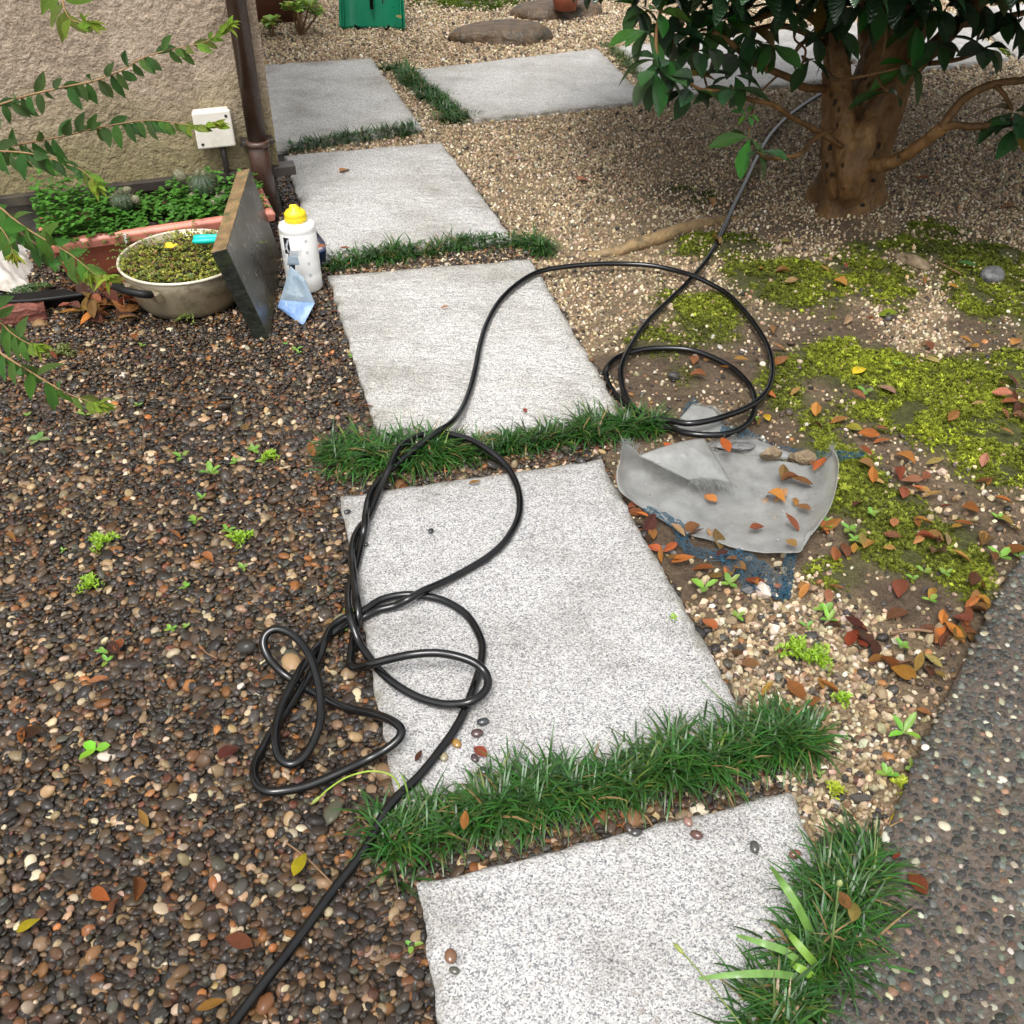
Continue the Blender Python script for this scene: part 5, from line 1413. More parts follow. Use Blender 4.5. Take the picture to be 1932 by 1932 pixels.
# ------------------------------------------------------------------ the tree
def build_tree():
    rr = random.Random(12)
    base = Vector((1.150, 3.43, 0))
    t = thing('evergreen_tree', base, 'evergreen tree with glossy dark leaves and a short brown trunk in the gravel', 'tree')
    # trunk: flared, lumpy bole that divides into stems
    V, Fc = [], []; n = 44; H_ = [-.06, 0, .02, .05, .09, .14, .20, .27, .34, .42, .52, .65, .8, 1.0]
    rad = [.15, .135, .125, .116, .108, .103, .100, .098, .094, .088, .080, .074, .068, .06]
    cx = [0, 0, 0, .002, .006, .010, .016, .024, .034, .046, .06, .075, .09, .11]
    for i, (z, r) in enumerate(zip(H_, rad)):
        for k in range(n):
            a = 2 * math.pi * k / n
            fl = 1 + (0.16 * math.sin(a * 3 + 1.0) + 0.09 * math.sin(a * 5 + .4)) * max(0.12, 1 - z / .12) + 0.07 * math.sin(a * 2 + z * 3) + 0.05 * math.sin(a * 7 + 2) * (z > .1)
            r2 = r * fl * (1 + 0.04 * rr.uniform(-1, 1))
            V.append(base + Vector((cx[i] + r2 * math.cos(a), .3 * cx[i] + r2 * 0.92 * math.sin(a), z)))
    for i in range(len(H_) - 1):
        for k in range(n): Fc.append((i * n + k, i * n + (k + 1) % n, (i + 1) * n + (k + 1) % n, (i + 1) * n + k))
    tmb = MB(); tmb.add((V, Fc + [tuple(range(n - 1, -1, -1)), tuple((len(H_) - 1) * n + k for k in range(n))]))
    def stem(pts, r0, r1):
        P = catmull([R(*p) for p in pts], 6); m = len(P)
        tmb.add(tube(P, [r0 + (r1 - r0) * i / (m - 1) for i in range(m)], 14, True, .05, 3))
    stem([(1606, 372, 3.38), (1603, 330, 3.30), (1594, 250, 3.27), (1588, 160, 3.25), (1582, 60, 3.22), (1574, -60, 3.2), (1560, -200, 3.15)], .046, .024)
    stem([(1585, 370, 3.40), (1568, 300, 3.34), (1566, 220, 3.31), (1566, 150, 3.3), (1564, 80, 3.3), (1540, -40, 3.3)], .036, .018)
    stem([(1612, 360, 3.36), (1620, 320, 3.29), (1632, 260, 3.26), (1655, 203, 3.25), (1700, 152, 3.2), (1745, 105, 3.15), (1790, 60, 3.1), (1845, 5, 3.05), (1900, -70, 3.0)], .040, .020)
    stem([(1640, 220, 3.42), (1650, 120, 3.42), (1640, 40, 3.45), (1650, -120, 3.5)], .05, .035)
    stem([(1610, 325, 3.35), (1632, 313, 3.28), (1673, 309, 3.2), (1709, 292, 3.14), (1745, 266, 3.08), (1779, 240, 3.03)], .026, .0165)
    tr = tmb.build('trunk', [M['bark']], t)
    rm = tr.modifiers.new('remesh', 'REMESH'); rm.mode = 'VOXEL'; rm.voxel_size = .0055; rm.use_smooth_shade = True
    sm = tr.modifiers.new('smooth', 'SMOOTH'); sm.iterations = 5; sm.factor = .5
    tx = bpy.data.textures.new('bark_relief', 'CLOUDS'); tx.noise_scale = .03; tx.noise_depth = 3
    dm = tr.modifiers.new('relief', 'DISPLACE'); dm.texture = tx; dm.strength = .012; dm.mid_level = .5; dm.texture_coords = 'LOCAL'
    for (z, a, s) in ((.075, 255, .022), (.17, 262, .017), (.05, 235, .018), (.03, 285, .013), (.20, 285, .008), (.11, 300, .009), (.24, 248, .007)):
        an = math.radians(a); p = base + Vector((.107 * math.cos(an), .1 * math.sin(an), z))
        rk = lathe([(s * .2, -s * .5), (s * .8, -s * .3), (s, 0), (s * .7, s * .5), (s * .2, s * .8)], 10, p, 1, .5, an + 1.57)
        mk('bark_hole', *rk, M['black'], t)
    def branch(pts, r0, r1, nm='branch', rough=.06):
        P = catmull([R(*p) if isinstance(p, tuple) else p for p in pts], 5)
        m = len(P); rad = [r0 + (r1 - r0) * i / (m - 1) for i in range(m)]
        return mk(nm, *tube(P, rad, 9, True, rough, rr.randint(0, 999)), M['bark'], t)
    D = 3.36
    branch([(1779, 240, 3.03), (1792, 218, 3.02), (1824, 182, 3.0), (1877, 158, 2.97), (1950, 148, 2.95), (2060, 120, 2.9)], .0145, .009)
    branch([(1779, 240, 3.03), (1808, 236, 3.0), (1841, 239, 2.97), (1905, 229, 2.93), (1960, 215, 2.9)], .0125, .008)
    branch([(1877, 159, 2.97), (1895, 180, 2.95), (1910, 206, 2.93)], .008, .005)
    branch([(1790, 60, 3.1), (1812, 46, 3.15), (1860, 40, 3.2), (1940, 22, 3.3)], .014, .009)
    branch([(1720, 122, 3.18), (1770, 118, 3.1), (1815, 110, 3.05), (1862, 92, 3.0)], .009, .005)
    branch([(1557, 167, 3.3), (1518, 165, 3.2), (1492, 148, 3.14), (1448, 130, 3.06), (1413, 113, 3.0), (1379, 81, 2.95), (1345, 60, 2.92)], .0135, .007)
    branch([(1587, 276, 3.24), (1557, 256, 3.18), (1522, 236, 3.12), (1490, 220, 3.06), (1460, 198, 3.0), (1425, 190, 2.96), (1395, 180, 2.92), (1383, 166, 2.9)], .010, .005)
    branch([(1570, 246, 3.22), (1548, 254, 3.14), (1529, 268, 3.1), (1511, 290, 3.05), (1480, 297, 3.0), (1448, 299, 2.96), (1430, 288, 2.93)], .0085, .0045)
    branch([(1562, 60, 3.3), (1530, 30, 3.2), (1490, 14, 3.1), (1440, 30, 3.0), (1400, 45, 2.95)], .018, .008)
    branch([(1560, 90, 3.3), (1520, 62, 3.25), (1470, 48, 3.2), (1420, 56, 3.15), (1370, 60, 3.1)], .012, .006)
    branch([(1555, 20, 3.28), (1525, -10, 3.2), (1480, -40, 3.1), (1400, -60, 3.0)], .016, .01)
    branch([(1395, 180, 2.92), (1360, 172, 2.9), (1320, 168, 2.88), (1290, 150, 2.86), (1250, 140, 2.85)], .006, .0035)
    branch([(1470, 140, 3.1), (1430, 180, 3.0), (1418, 220, 2.95), (1412, 262, 2.93)], .0035, .0025, 'twig')
    branch([(1560, 133, 3.2), (1578, 150, 3.1), (1610, 147, 3.02), (1645, 140, 3.0), (1716, 124, 2.98)], .0055, .004, 'twig')
    branch([(1660, 140, 3.05), (1668, 90, 3.0), (1675, 20, 2.95), (1680, -40, 2.9)], .0055, .004, 'twig')
    branch([(1655, 140, 3.02), (1662, 160, 2.99), (1675, 172, 2.97)], .004, .003, 'twig')
    branch([(1300, 60, 3.0), (1320, 110, 2.95), (1330, 150, 2.92), (1335, 165, 2.9)], .004, .003, 'twig')
    branch([(1510, 130, 3.15), (1520, 95, 3.1), (1500, 75, 3.05), (1498, 52, 3.0)], .004, .003, 'twig')
    branch([(1250, 140, 2.85), (1238, 90, 2.84), (1244, 30, 2.83), (1270, -40, 2.9)], .006, .004)
    # leaf whorls seen in the picture: (px, py, depth, leaves, bright)
    W_ = [(1244, 22, 2.83, 7, 2), (1200, 8, 2.86, 6, 0), (1222, 58, 2.85, 6, 1), (1240, 112, 2.84, 7, 0), (1233, 132, 2.82, 7, 0), (1258, 140, 2.84, 6, 0), (1281, 145, 2.86, 5, 0), (1302, 168, 2.88, 5, 0), (1264, 60, 2.9, 6, 0),
          (1278, 24, 2.88, 7, 0), (1314, 62, 2.92, 6, 0), (1312, 95, 2.9, 5, 0), (1340, 92, 2.9, 3, 0), (1388, 102, 2.93, 3, 0), (1386, 142, 2.9, 5, 0), (1383, 166, 2.9, 5, 0), (1344, 18, 2.95, 6, 0), (1367, 36, 2.92, 7, 1), (1379, 5, 2.96, 6, 0),
          (1410, 18, 2.95, 7, 0), (1413, 55, 2.95, 6, 0), (1425, 80, 2.98, 5, 0), (1455, 84, 2.97, 6, 1), (1474, 14, 2.9, 6, 0), (1501, 40, 3.0, 7, 3), (1538, 66, 3.08, 6, 0), (1528, 112, 3.1, 3, 0), (1578, 58, 3.05, 7, 0), (1600, 12, 3.0, 7, 0),
          (1411, 215, 2.94, 8, 3), (1416, 258, 2.93, 4, 1), (1436, 285, 2.93, 4, 0), (1630, 14, 2.98, 6, 0), (1660, 2, 2.95, 7, 1), (1712, 6, 2.97, 6, 0), (1730, 46, 2.98, 6, 1), (1764, 16, 2.96, 6, 0), (1770, 76, 3.0, 5, 0), (1716, 122, 2.98, 8, 1),
          (1673, 172, 2.97, 2, 0), (1860, 90, 2.98, 7, 0), (1848, 2, 3.05, 6, 0), (1889, 18, 3.1, 7, 0), (1918, 38, 3.1, 6, 0), (1913, 210, 2.93, 7, 0), (1926, 238, 2.92, 7, 0), (1800, -4, 3.0, 6, 0), (1440, -6, 2.95, 7, 0), (1310, -4, 2.95, 7, 0), (1550, -2, 3.0, 6, 0), (1470, 55, 3.12, 4, 0)]
    cols = {0: (0.033, 0.105, 0.026), 1: (0.055, 0.18, 0.028), 2: (0.10, 0.25, 0.022), 3: (0.13, 0.30, 0.018)}
    cnt = 0
    for (px, py, dep, nl, br) in W_:
        c = R(px, py, dep); a0 = rr.uniform(0, 6.283)
        for k in range(nl):
            if cnt >= 296: break
            a = a0 + k * 2.4 + rr.uniform(-.3, .3)
            el = rr.uniform(-1.15, 0.25) if br < 2 else rr.uniform(-.6, .6)
            d = Vector((math.cos(a) * math.cos(el), math.sin(a) * math.cos(el), math.sin(el)))
            L = rr.uniform(.078, .122) if br < 3 else rr.uniform(.03, .05)
            b_ = br if k % 2 == 0 or br < 2 else 1
            col = tuple(q * rr.uniform(.7, 1.35) for q in cols[b_])
            if rr.random() < .03: col = (0.20, 0.13, 0.02)
            up = Vector((rr.gauss(0, .25), rr.gauss(0, .25) - .15, 1))
            inst('leaf', rr.choice(LEAF_T), leaf_mat(c + d * .006, d, up, L, rr.uniform(.9, 1.15)), t, col); cnt += 1
    # the rest of the crown, above the picture: it shades the ground
    lv = LEAF_T[0]; pv = np.array([v.co[:] for v in lv.vertices]); Fq = [tuple(p.vertices) for p in lv.polygons]
    pv3 = pv[[0, 2, 4, 10, 12, 14, 20, 22, 24, 30, 32, 34, 35, 37, 39]]
    fq3 = []
    for k in range(4):
        for s in range(2): a = k * 3 + s; fq3.append((a, a + 1, a + 4, a + 3))
    V, Fc = [], []
    for i in range(5200):
        a = rr.uniform(0, 6.283); u = rr.random() ** .5
        z = 0.78 + 1.0 * rr.random() ** 1.3
        rmax = 1.1 * math.sin(min(1, (z - .35) / .6) * 1.57) * (1 - max(0, z - 1.3) / 1.1)
        c = Vector((base.x + .2 + rmax * u * math.cos(a) * 1.15, base.y + .22 + rmax * u * math.sin(a), z + .08 * rr.gauss(0, 1)))
        # stay above the camera's view of the garden
        fz = c.y * CP + (CAM_H - c.z) * SP; uu = c.y * SP - (CAM_H - c.z) * CP
        if c.y < 2.5 or (uu / fz < 0.515 and abs(c.x / fz) < .54): continue
        for k in range(6):
            an = k * 1.05 + rr.uniform(0, .4); el = rr.uniform(-.9, .4)
            d = Vector((math.cos(an) * math.cos(el), math.sin(an) * math.cos(el), math.sin(el)))
            m = leaf_mat(c + d * .006, d, (rr.gauss(0, .3), rr.gauss(0, .3), 1), rr.uniform(.09, .125)); n0 = len(V)
            V += [m @ Vector(p) for p in pv3]; Fc += [tuple(q + n0 for q in f) for f in fq3]
    o = mk('crown', V, Fc, M['leaf_tree'], t); o['kind'] = 'stuff'; o.color = (0.02, 0.055, 0.02, 1)
    for k in range(14):
        a = k * .45; e = base + Vector((.2 + 1.0 * math.cos(a), .9 * math.sin(a), rr.uniform(1.0, 1.7)))
        b = base + Vector((.1, .03, rr.uniform(.75, 1.0)))
        P = catmull([b, b.lerp(e, .5) + Vector((0, 0, .1)), e], 5)
        if any((p.y * SP - (CAM_H - p.z) * CP) / (p.y * CP + (CAM_H - p.z) * SP) < .51 for p in P): continue
        mk('branch', *tube(P, [.02 - .014 * i / (len(P) - 1) for i in range(len(P))], 7), M['bark'], t)
build_tree()

# ------------------------------------------------------------------ shrub whose shoots reach in from the left
def build_shrub():
    rr = random.Random(21)
    base = Vector((-1.50, 1.75, 0))
    t = thing('arching_shrub', base, 'shrub with arching shoots of small green leaves reaching in from the left edge', 'shrub')
    sh = [([(-40, 208), (0, 197), (53, 180), (123, 164), (180, 152), (229, 133), (266, 111), (311, 96), (352, 88), (389, 78), (414, 61), (428, 50)], 1.95, 0),
          ([(-40, 288), (0, 279), (61, 268), (123, 256), (172, 244), (229, 233), (279, 227), (319, 230), (365, 237), (404, 235)], 2.05, 1),
          ([(-40, 283), (0, 285), (53, 289), (102, 301), (148, 318), (169, 334), (181, 350)], 1.95, 1),
          ([(-40, 372), (0, 392), (23, 411), (58, 436), (93, 457), (130, 478), (157, 499), (178, 517), (203, 524)], 1.92, 2),
          ([(-40, 400), (10, 420), (60, 455), (100, 485), (140, 507), (165, 518)], 1.97, 2),
          ([(-40, 575), (0, 607), (19, 626), (42, 642), (69, 655)], 1.75, 2),
          ([(-40, 640), (5, 669), (35, 688), (66, 707), (101, 728), (133, 745), (164, 756), (185, 766)], 1.68, 2),
          ([(60, -90), (100, -40), (115, -8), (123, 20), (135, 37), (160, 45)], 1.55, 3),
          ([(-40, 410), (-5, 425), (15, 450), (25, 480)], 1.85, 2)]
    for (pl, dep, kind) in sh:
        P = [R(x, y, dep - .10 * i / len(pl)) for i, (x, y) in enumerate(pl)]
        start = P[0]; mid = base.lerp(start, .6) + Vector((-.05, 0, .12))
        full = catmull([base, mid] + P, 8)
        m = len(full)
        br = mk('shoot', *tube(full, [.0026 - .0021 * i / (m - 1) for i in range(m)], 7), M['stem'], t)
        vis = catmull(P, 10)
        acc = 0.0; nxt = 0.01
        Lt = sum((b - a).length for a, b in zip(vis, vis[1:])); cum = 0
        side = 1
        for a, b in zip(vis, vis[1:]):
            seg = (b - a).length; cum += seg; acc += seg
            if acc < nxt: continue
            acc = 0; f = cum / Lt; nxt = (.0105 - .002 * f if kind < 3 else .010) * rr.uniform(.7, 1.35)
            tg = (b - a).normalized()
            for q in range(1 if f < .9 else 2):
                side = -side
                sd_ = tg.cross(Vector((0, .3, 1))).normalized() * side
                d = tg * (.35 + .5 * f ** 6 * 2) + sd_ * rr.uniform(.3, .75) + Vector((0, 0, (-rr.uniform(.6, 1.5) if rr.random() < .80 else rr.uniform(.1, .6)) * (1 - f ** 5))) + Vector((rr.gauss(0, .15), rr.gauss(0, .15), rr.gauss(0, .12)))
                L = rr.uniform(.036, .052) * (1 - .4 * f ** 3)
                if kind == 3: L *= 1.05
                g0 = (0.085, 0.21, 0.042); g1 = (0.34, 0.46, 0.045)
                w_ = max(0, (f - .72) / .28) ** 1.2 if kind != 3 else .25 + .6 * f
                if kind == 2: g0 = (0.12, 0.29, 0.045)
                col = tuple((x * (1 - w_) + y * w_) * rr.uniform(.8, 1.25) for x, y in zip(g0, g1))
                inst('leaf', rr.choice(LEAF_S), leaf_mat(b, d, (rr.gauss(0, .45), -1, .45 + rr.gauss(0, .3)), L, 1.15), br if False else t, col)
        e = vis[-1]; tg = (vis[-1] - vis[-3]).normalized()
        for k in range(5):
            d = tg + Vector((rr.gauss(0, .55), rr.gauss(0, .4), rr.gauss(0, .55)))
            inst('leaf', LEAF_S[0], leaf_mat(e, d, (0, -.3, 1), rr.uniform(.020, .036), .6), t, (0.40 * rr.uniform(.8, 1.1), 0.52, 0.05))
build_shrub()

# ------------------------------------------------------------------ torn plastic sheet with its stones, and the blue netting
def build_sheet():
    t = thing('plastic_sheet', G(1370, 960), 'torn grey translucent plastic sheet curled up on the ground beside the slab', 'plastic sheet')
    def grid(fn, nu, nv, nm, th=0.0018):
        V = [fn(i / nu, j / nv) for j in range(nv + 1) for i in range(nu + 1)]
        VA = np.array([tuple(p) for p in V]); wz = .0055 * fbm(VA[:, 0] + VA[:, 2], VA[:, 1] - VA[:, 2], 16, 4, 15); VA[:, 2] += wz; VA[:, 1] -= wz * .6
        V = [Vector(p) for p in VA.tolist()]
        Fc = [(j * (nu + 1) + i, j * (nu + 1) + i + 1, (j + 1) * (nu + 1) + i + 1, (j + 1) * (nu + 1) + i) for j in range(nv) for i in range(nu)]
        o = mk(nm, V, Fc, M['sheet'], t)
        m = o.modifiers.new('thick', 'SOLIDIFY'); m.thickness = th
        return o, V
    # control net: rows from the far side to the near side, columns from left to right: (px, py, z)
    net = [[(1172, 862, .100), (1182, 838, .115), (1232, 872, .055), (1300, 858, .020), (1380, 850, .018), (1460, 868, .022), (1530, 878, .030), (1566, 862, .075), (1572, 846, .105)],
           [(1163, 892, .085), (1182, 885, .050), (1240, 895, .022), (1310, 890, .012), (1390, 890, .012), (1465, 898, .012), (1535, 905, .025), (1576, 885, .070), (1583, 868, .095)],
           [(1168, 925, .050), (1195, 918, .025), (1250, 925, .014), (1320, 925, .010), (1395, 930, .010), (1470, 938, .011), (1530, 940, .022), (1572, 930, .055), (1580, 912, .075)],
           [(1195, 948, .025), (1225, 952, .016), (1275, 962, .012), (1335, 968, .010), (1405, 975, .010), (1470, 980, .012), (1520, 978, .022), (1555, 970, .040), (1568, 955, .052)],
           [(1225, 966, .016), (1255, 980, .014), (1295, 995, .012), (1350, 1008, .012), (1410, 1020, .014), (1465, 1024, .018), (1505, 1018, .026), (1530, 1008, .034), (1545, 990, .040)],
           [(1232, 970, .012), (1262, 988, .012), (1300, 1008, .013), (1355, 1025, .015), (1412, 1040, .020), (1460, 1043, .026), (1490, 1043, .030), (1512, 1040, .034), (1520, 1005, .036)]]
    rows = [catmull([G(*p) for p in r], 6) for r in net]
    cols = [catmull([rows[j][i] for j in range(len(rows))], 7) for i in range(len(rows[0]))]
    nu, nv = len(cols) - 1, len(cols[0]) - 1
    o, V = grid(lambda u, v: cols[round(u * nu)][round(v * nv)] + Vector((0, 0, .0015 * math.sin(u * 40) * math.sin(v * 7))), nu, nv, 'sheet_body')
    # flap torn and folded forward, and the piece standing behind the hose
    def tri(A, B, C, D, bul):
        A, B, C, D = [G(*p) for p in (A, B, C, D)]
        return lambda u, v: (A.lerp(B, u)).lerp(D.lerp(C, u), v) + Vector((0, -.3 * bul, bul)) * math.sin(math.pi * u) * math.sin(math.pi * (.15 + .8 * v))
    f1, Vf = grid(tri((1205, 862, .085), (1328, 828, .090), (1378, 912, .048), (1300, 905, .050), .026), 26, 18, 'folded_flap')
    f2, Vb = grid(tri((1262, 814, .010), (1306, 764, .032), (1345, 772, .030), (1380, 822, .012), .004), 20, 14, 'raised_corner')
    f3, Vc = grid(tri((1330, 838, .02), (1420, 828, .028), (1520, 868, .022), (1450, 868, .016), .012), 24, 10, 'back_strip')
    # frayed threads along torn edges
    rr = random.Random(4)
    def fray(pts, n, L, out, nm):
        mb = MB()
        for k in range(n):
            i = rr.randrange(len(pts) - 1); p = Vector(pts[i]).lerp(Vector(pts[i + 1]), rr.random())
            d = (Vector(out) + Vector((rr.gauss(0, .35), rr.gauss(0, .35), rr.gauss(0, .3)))).normalized(); l = L * rr.uniform(.3, 1)
            q = p + d * l * .55 + Vector((0, 0, rr.uniform(-.2, .3) * l)); e = p + d * l + Vector((0, 0, rr.uniform(-.5, .2) * l))
            mb.add(tube([p, q, e], [.0005, .00045, .0003], 3, False))
        x = mb.build(nm, M['sheet'], t)
        x['kind'] = 'stuff'
    fray([Vf[18 * 27 + i] for i in range(27)] + [Vf[j * 27 + 26] for j in range(18, 0, -1)], 230, .030, (.55, -.75, -.25), 'frayed_threads')
    fray([V[i] for i in range(0, 12)], 90, .022, (.2, .4, .7), 'frayed_threads')
    fray([V[i] for i in range(nu - 8, nu + 1)], 90, .022, (-.2, .2, .8), 'frayed_threads')
    fray([Vb[j * 21 + 20] for j in range(15)] + [Vb[14 * 21 + i] for i in range(20, 8, -1)], 120, .022, (.7, -.2, .1), 'frayed_threads')
    fray([Vc[i] for i in range(25)], 160, .030, (.3, -.6, .3), 'frayed_threads')
    # drops of rain
    bm = bmesh.new(); bmesh.ops.create_icosphere(bm, subdivisions=1, radius=.5); me = bpy.data.meshes.new('rain_drop'); bm.to_mesh(me); bm.free()
    k = NT('water_drop'); k.set(Base_Color=(.9, .9, .9), Roughness=.03, Transmission_Weight=.9, IOR=1.33); me.materials.append(k.m); me.polygons.foreach_set('use_smooth', [True] * len(me.polygons))
    for q in range(110):
        i, j = rr.randrange(6, nu - 8), rr.randrange(9, nv)
        p = cols[i][j] + Vector((rr.gauss(0, .004), rr.gauss(0, .004), .0014)); s = rr.uniform(.0025, .0065)
        inst('rain_drop', me, Matrix.Translation(p) @ Matrix.Rotation(rr.uniform(0, 3), 4, 'Z') @ Matrix.Diagonal((s * rr.uniform(.9, 1.8), s, s * .5, 1)), t)
build_sheet()
rock('sheet_stone', 1452, 884, .075, .05, .045, 'rock_pale', 'brown rough stone weighing down the back of the plastic sheet', 41, .2, .025, sub=2, sink=.1)
rock('sheet_stone', 1512, 890, .085, .045, .040, 'rock_pale', 'grey-tan long stone on the plastic sheet by its right end', 42, -.2, .025, sub=2, sink=.1)
rock('slate_piece', 1392, 864, .075, .035, .018, 'rock_grey', 'flat black slate piece at the torn back of the sheet', 43, -.1, .03, sub=2, sink=.1)
def build_net():
    t = thing('blue_netting', G(1340, 1040), 'blue plastic netting trailing out from under the plastic sheet', 'netting')
    rr = random.Random(8)
    def strip(line, wds, nl, nm):
        P, W_ = catmull([G(*p) for p in line], 12, list(wds))
        V, E = [], []
        rows = []
        for i, p in enumerate(P):
            tg = (P[min(i + 1, len(P) - 1)] - P[max(i - 1, 0)]).normalized(); n = Vector((-tg.y, tg.x, 0))
            r = [p + n * W_[i] * (k / nl - .5) + Vector((rr.gauss(0, .0012), rr.gauss(0, .0012), .003 * math.sin(i * .7 + k) + .004 + rr.gauss(0, .0012))) for k in range(nl + 1)]
            rows.append(r)
        mb = MB()
        for k in range(nl + 1): mb.add(tube([r[k] for r in rows], .0007, 4, False))
        for i in range(0, len(rows), 2): mb.add(tube(rows[i], .0006, 4, False))
        mb.build(nm, M['netting'], t)
    strip([(1215, 962, .014), (1255, 978, .014), (1283, 1000, .012), (1290, 1030, .01), (1320, 1046, .01), (1375, 1052, .01)], (.016, .022, .03, .02, .03, .04), 6, 'net_strand')
    strip([(1375, 1045, .014), (1400, 1068, .012), (1432, 1092, .01), (1470, 1118, .008), (1482, 1132, .006)], (.05, .075, .085, .05, .02), 14, 'net_panel')
    strip([(1492, 1045, .014), (1487, 1075, .012), (1484, 1105, .01), (1480, 1125, .006)], (.022, .022, .02, .016), 6, 'net_strand')
    strip([(1450, 850, .02), (1490, 858, .018), (1540, 868, .014), (1590, 862, .012), (1630, 860, .012)], (.03, .05, .05, .03, .012), 8, 'net_strand')
    strip([(1290, 790, .014), (1300, 770, .012), (1312, 757, .01)], (.014, .02, .012), 4, 'net_strand')
    strip([(1360, 815, .02), (1385, 818, .02), (1420, 830, .018), (1450, 850, .016)], (.03, .04, .04, .03), 8, 'net_strand')
build_net()

# ------------------------------------------------------------------ fallen leaves
DC = {'o': (0.58, 0.235, 0.05), 'b': (0.34, 0.135, 0.045), 'd': (0.13, 0.05, 0.025), 't': (0.52, 0.29, 0.11), 'y': (0.92, 0.60, 0.02), 'g': (0.30, 0.34, 0.035), 'v': (0.06, 0.17, 0.04), 'r': (0.34, 0.075, 0.03), 'p': (0.48, 0.36, 0.20)}
lr = random.Random(77)
CW = {'o': 'orange', 'b': 'brown', 'd': 'dark brown', 't': 'tan', 'r': 'reddish', 'y': 'yellow', 'g': 'olive', 'v': 'green', 'p': 'pale'}
MARKS = {'the hose coil': (1300, 720), 'the front of the plastic sheet': (1370, 1000), 'the folded flap': (1330, 880), 'the sheet stones': (1480, 885), 'the right end of the sheet': (1575, 880), 'the near corner of the sheet': (1500, 1040), 'the blue netting': (1440, 1090), 'the grey stone in moss': (1868, 532), 'the bark chunk': (1716, 500),
         'the tree trunk': (1590, 360), 'the bare root': (1220, 455), 'the concrete at the picture edge': (1915, 1080), 'the tall leafy weed': (1700, 1395), 'the paired moss clumps': (1520, 1240), 'the small lime moss clump': (1585, 1330), 'the long grass strip': (1540, 1390), 'the black angular stone': (1412, 1118), 'the round moss clump': (193, 1030),
         'the double moss clump': (172, 1111), 'the moss clump near the hose': (455, 1026), 'the largest seedling': (185, 1426), 'the grey-green rosette': (76, 838), 'the bushy grass end': (622, 872), 'the triangular hose loop': (560, 1400), 'the white bottle': (565, 545), 'the straight hose end': (520, 1820), 'the stone plate': (512, 640),
         'the broken brick': (45, 600), 'the stick by the concrete': (1722, 1190), 'the yellow-green leaf': (1618, 712), 'the fresh green leaf': (1820, 514), 'the olive curled leaf': (1672, 600), 'the big slab edge': (1250, 1080), 'the shrub tip': (185, 766)}
USED = set()
def single(px, py, first, tail):
    c = sorted(MARKS.items(), key=lambda m: (m[1][0] - px) ** 2 + ((m[1][1] - py) * 1.3) ** 2)
    for nm, (mx, my) in c[:5]:
        dx, dy = px - mx, (py - my) * 1.3
        for far in ('just ', ''):
            if far and math.hypot(dx, dy) > 70: continue
            dr = ('right of' if dx > 0 else 'left of') if abs(dx) > abs(dy) else ('below' if dy > 0 else 'above')
            lab = f'{first} {tail} {far}{dr} {nm}'
            if lab not in USED and len(lab.split()) <= 16: USED.add(lab); return lab
    return f'{first} {tail} {c[0][0]}'
def fallen(px, py, z, kind, L, label, group, rz=None):
    if label.startswith('@'): label = single(px, py, ('long ' if L > .050 else 'small ' if L < .040 else '') + CW[kind] + ' fallen leaf', label[1:])
    c = G(px, py, max(z, 0)) 
    if z < 0: c.z = gz(c.x, c.y) + .009
    a = lr.uniform(0, 6.283) if rz is None else rz
    tl = lr.gauss(0, .22)
    d = Vector((math.cos(a), math.sin(a), tl))
    up = Vector((lr.gauss(0, .35), lr.gauss(0, .35), 1))
    col = tuple(min(1, q * lr.uniform(.75, 1.3)) for q in DC[kind])
    me = lr.choice(LEAF_D)
    if rz is not None:
        me = LEAF_D[1] if kind in 'yg' else lr.choice(LEAF_D[:2]); up = Vector((0, -.15, 1)); d.z *= .4
    o = inst('fallen_leaf', me, leaf_mat(c - d.normalized() * L * .5 + Vector((0, 0, .004)), d, up, L, lr.uniform(.9, 1.3)), None, col)
    setp(o, label, 'leaf', group)
    return o
A4 = lambda x, y: (1022 + x * .471, 511 + y * .471)
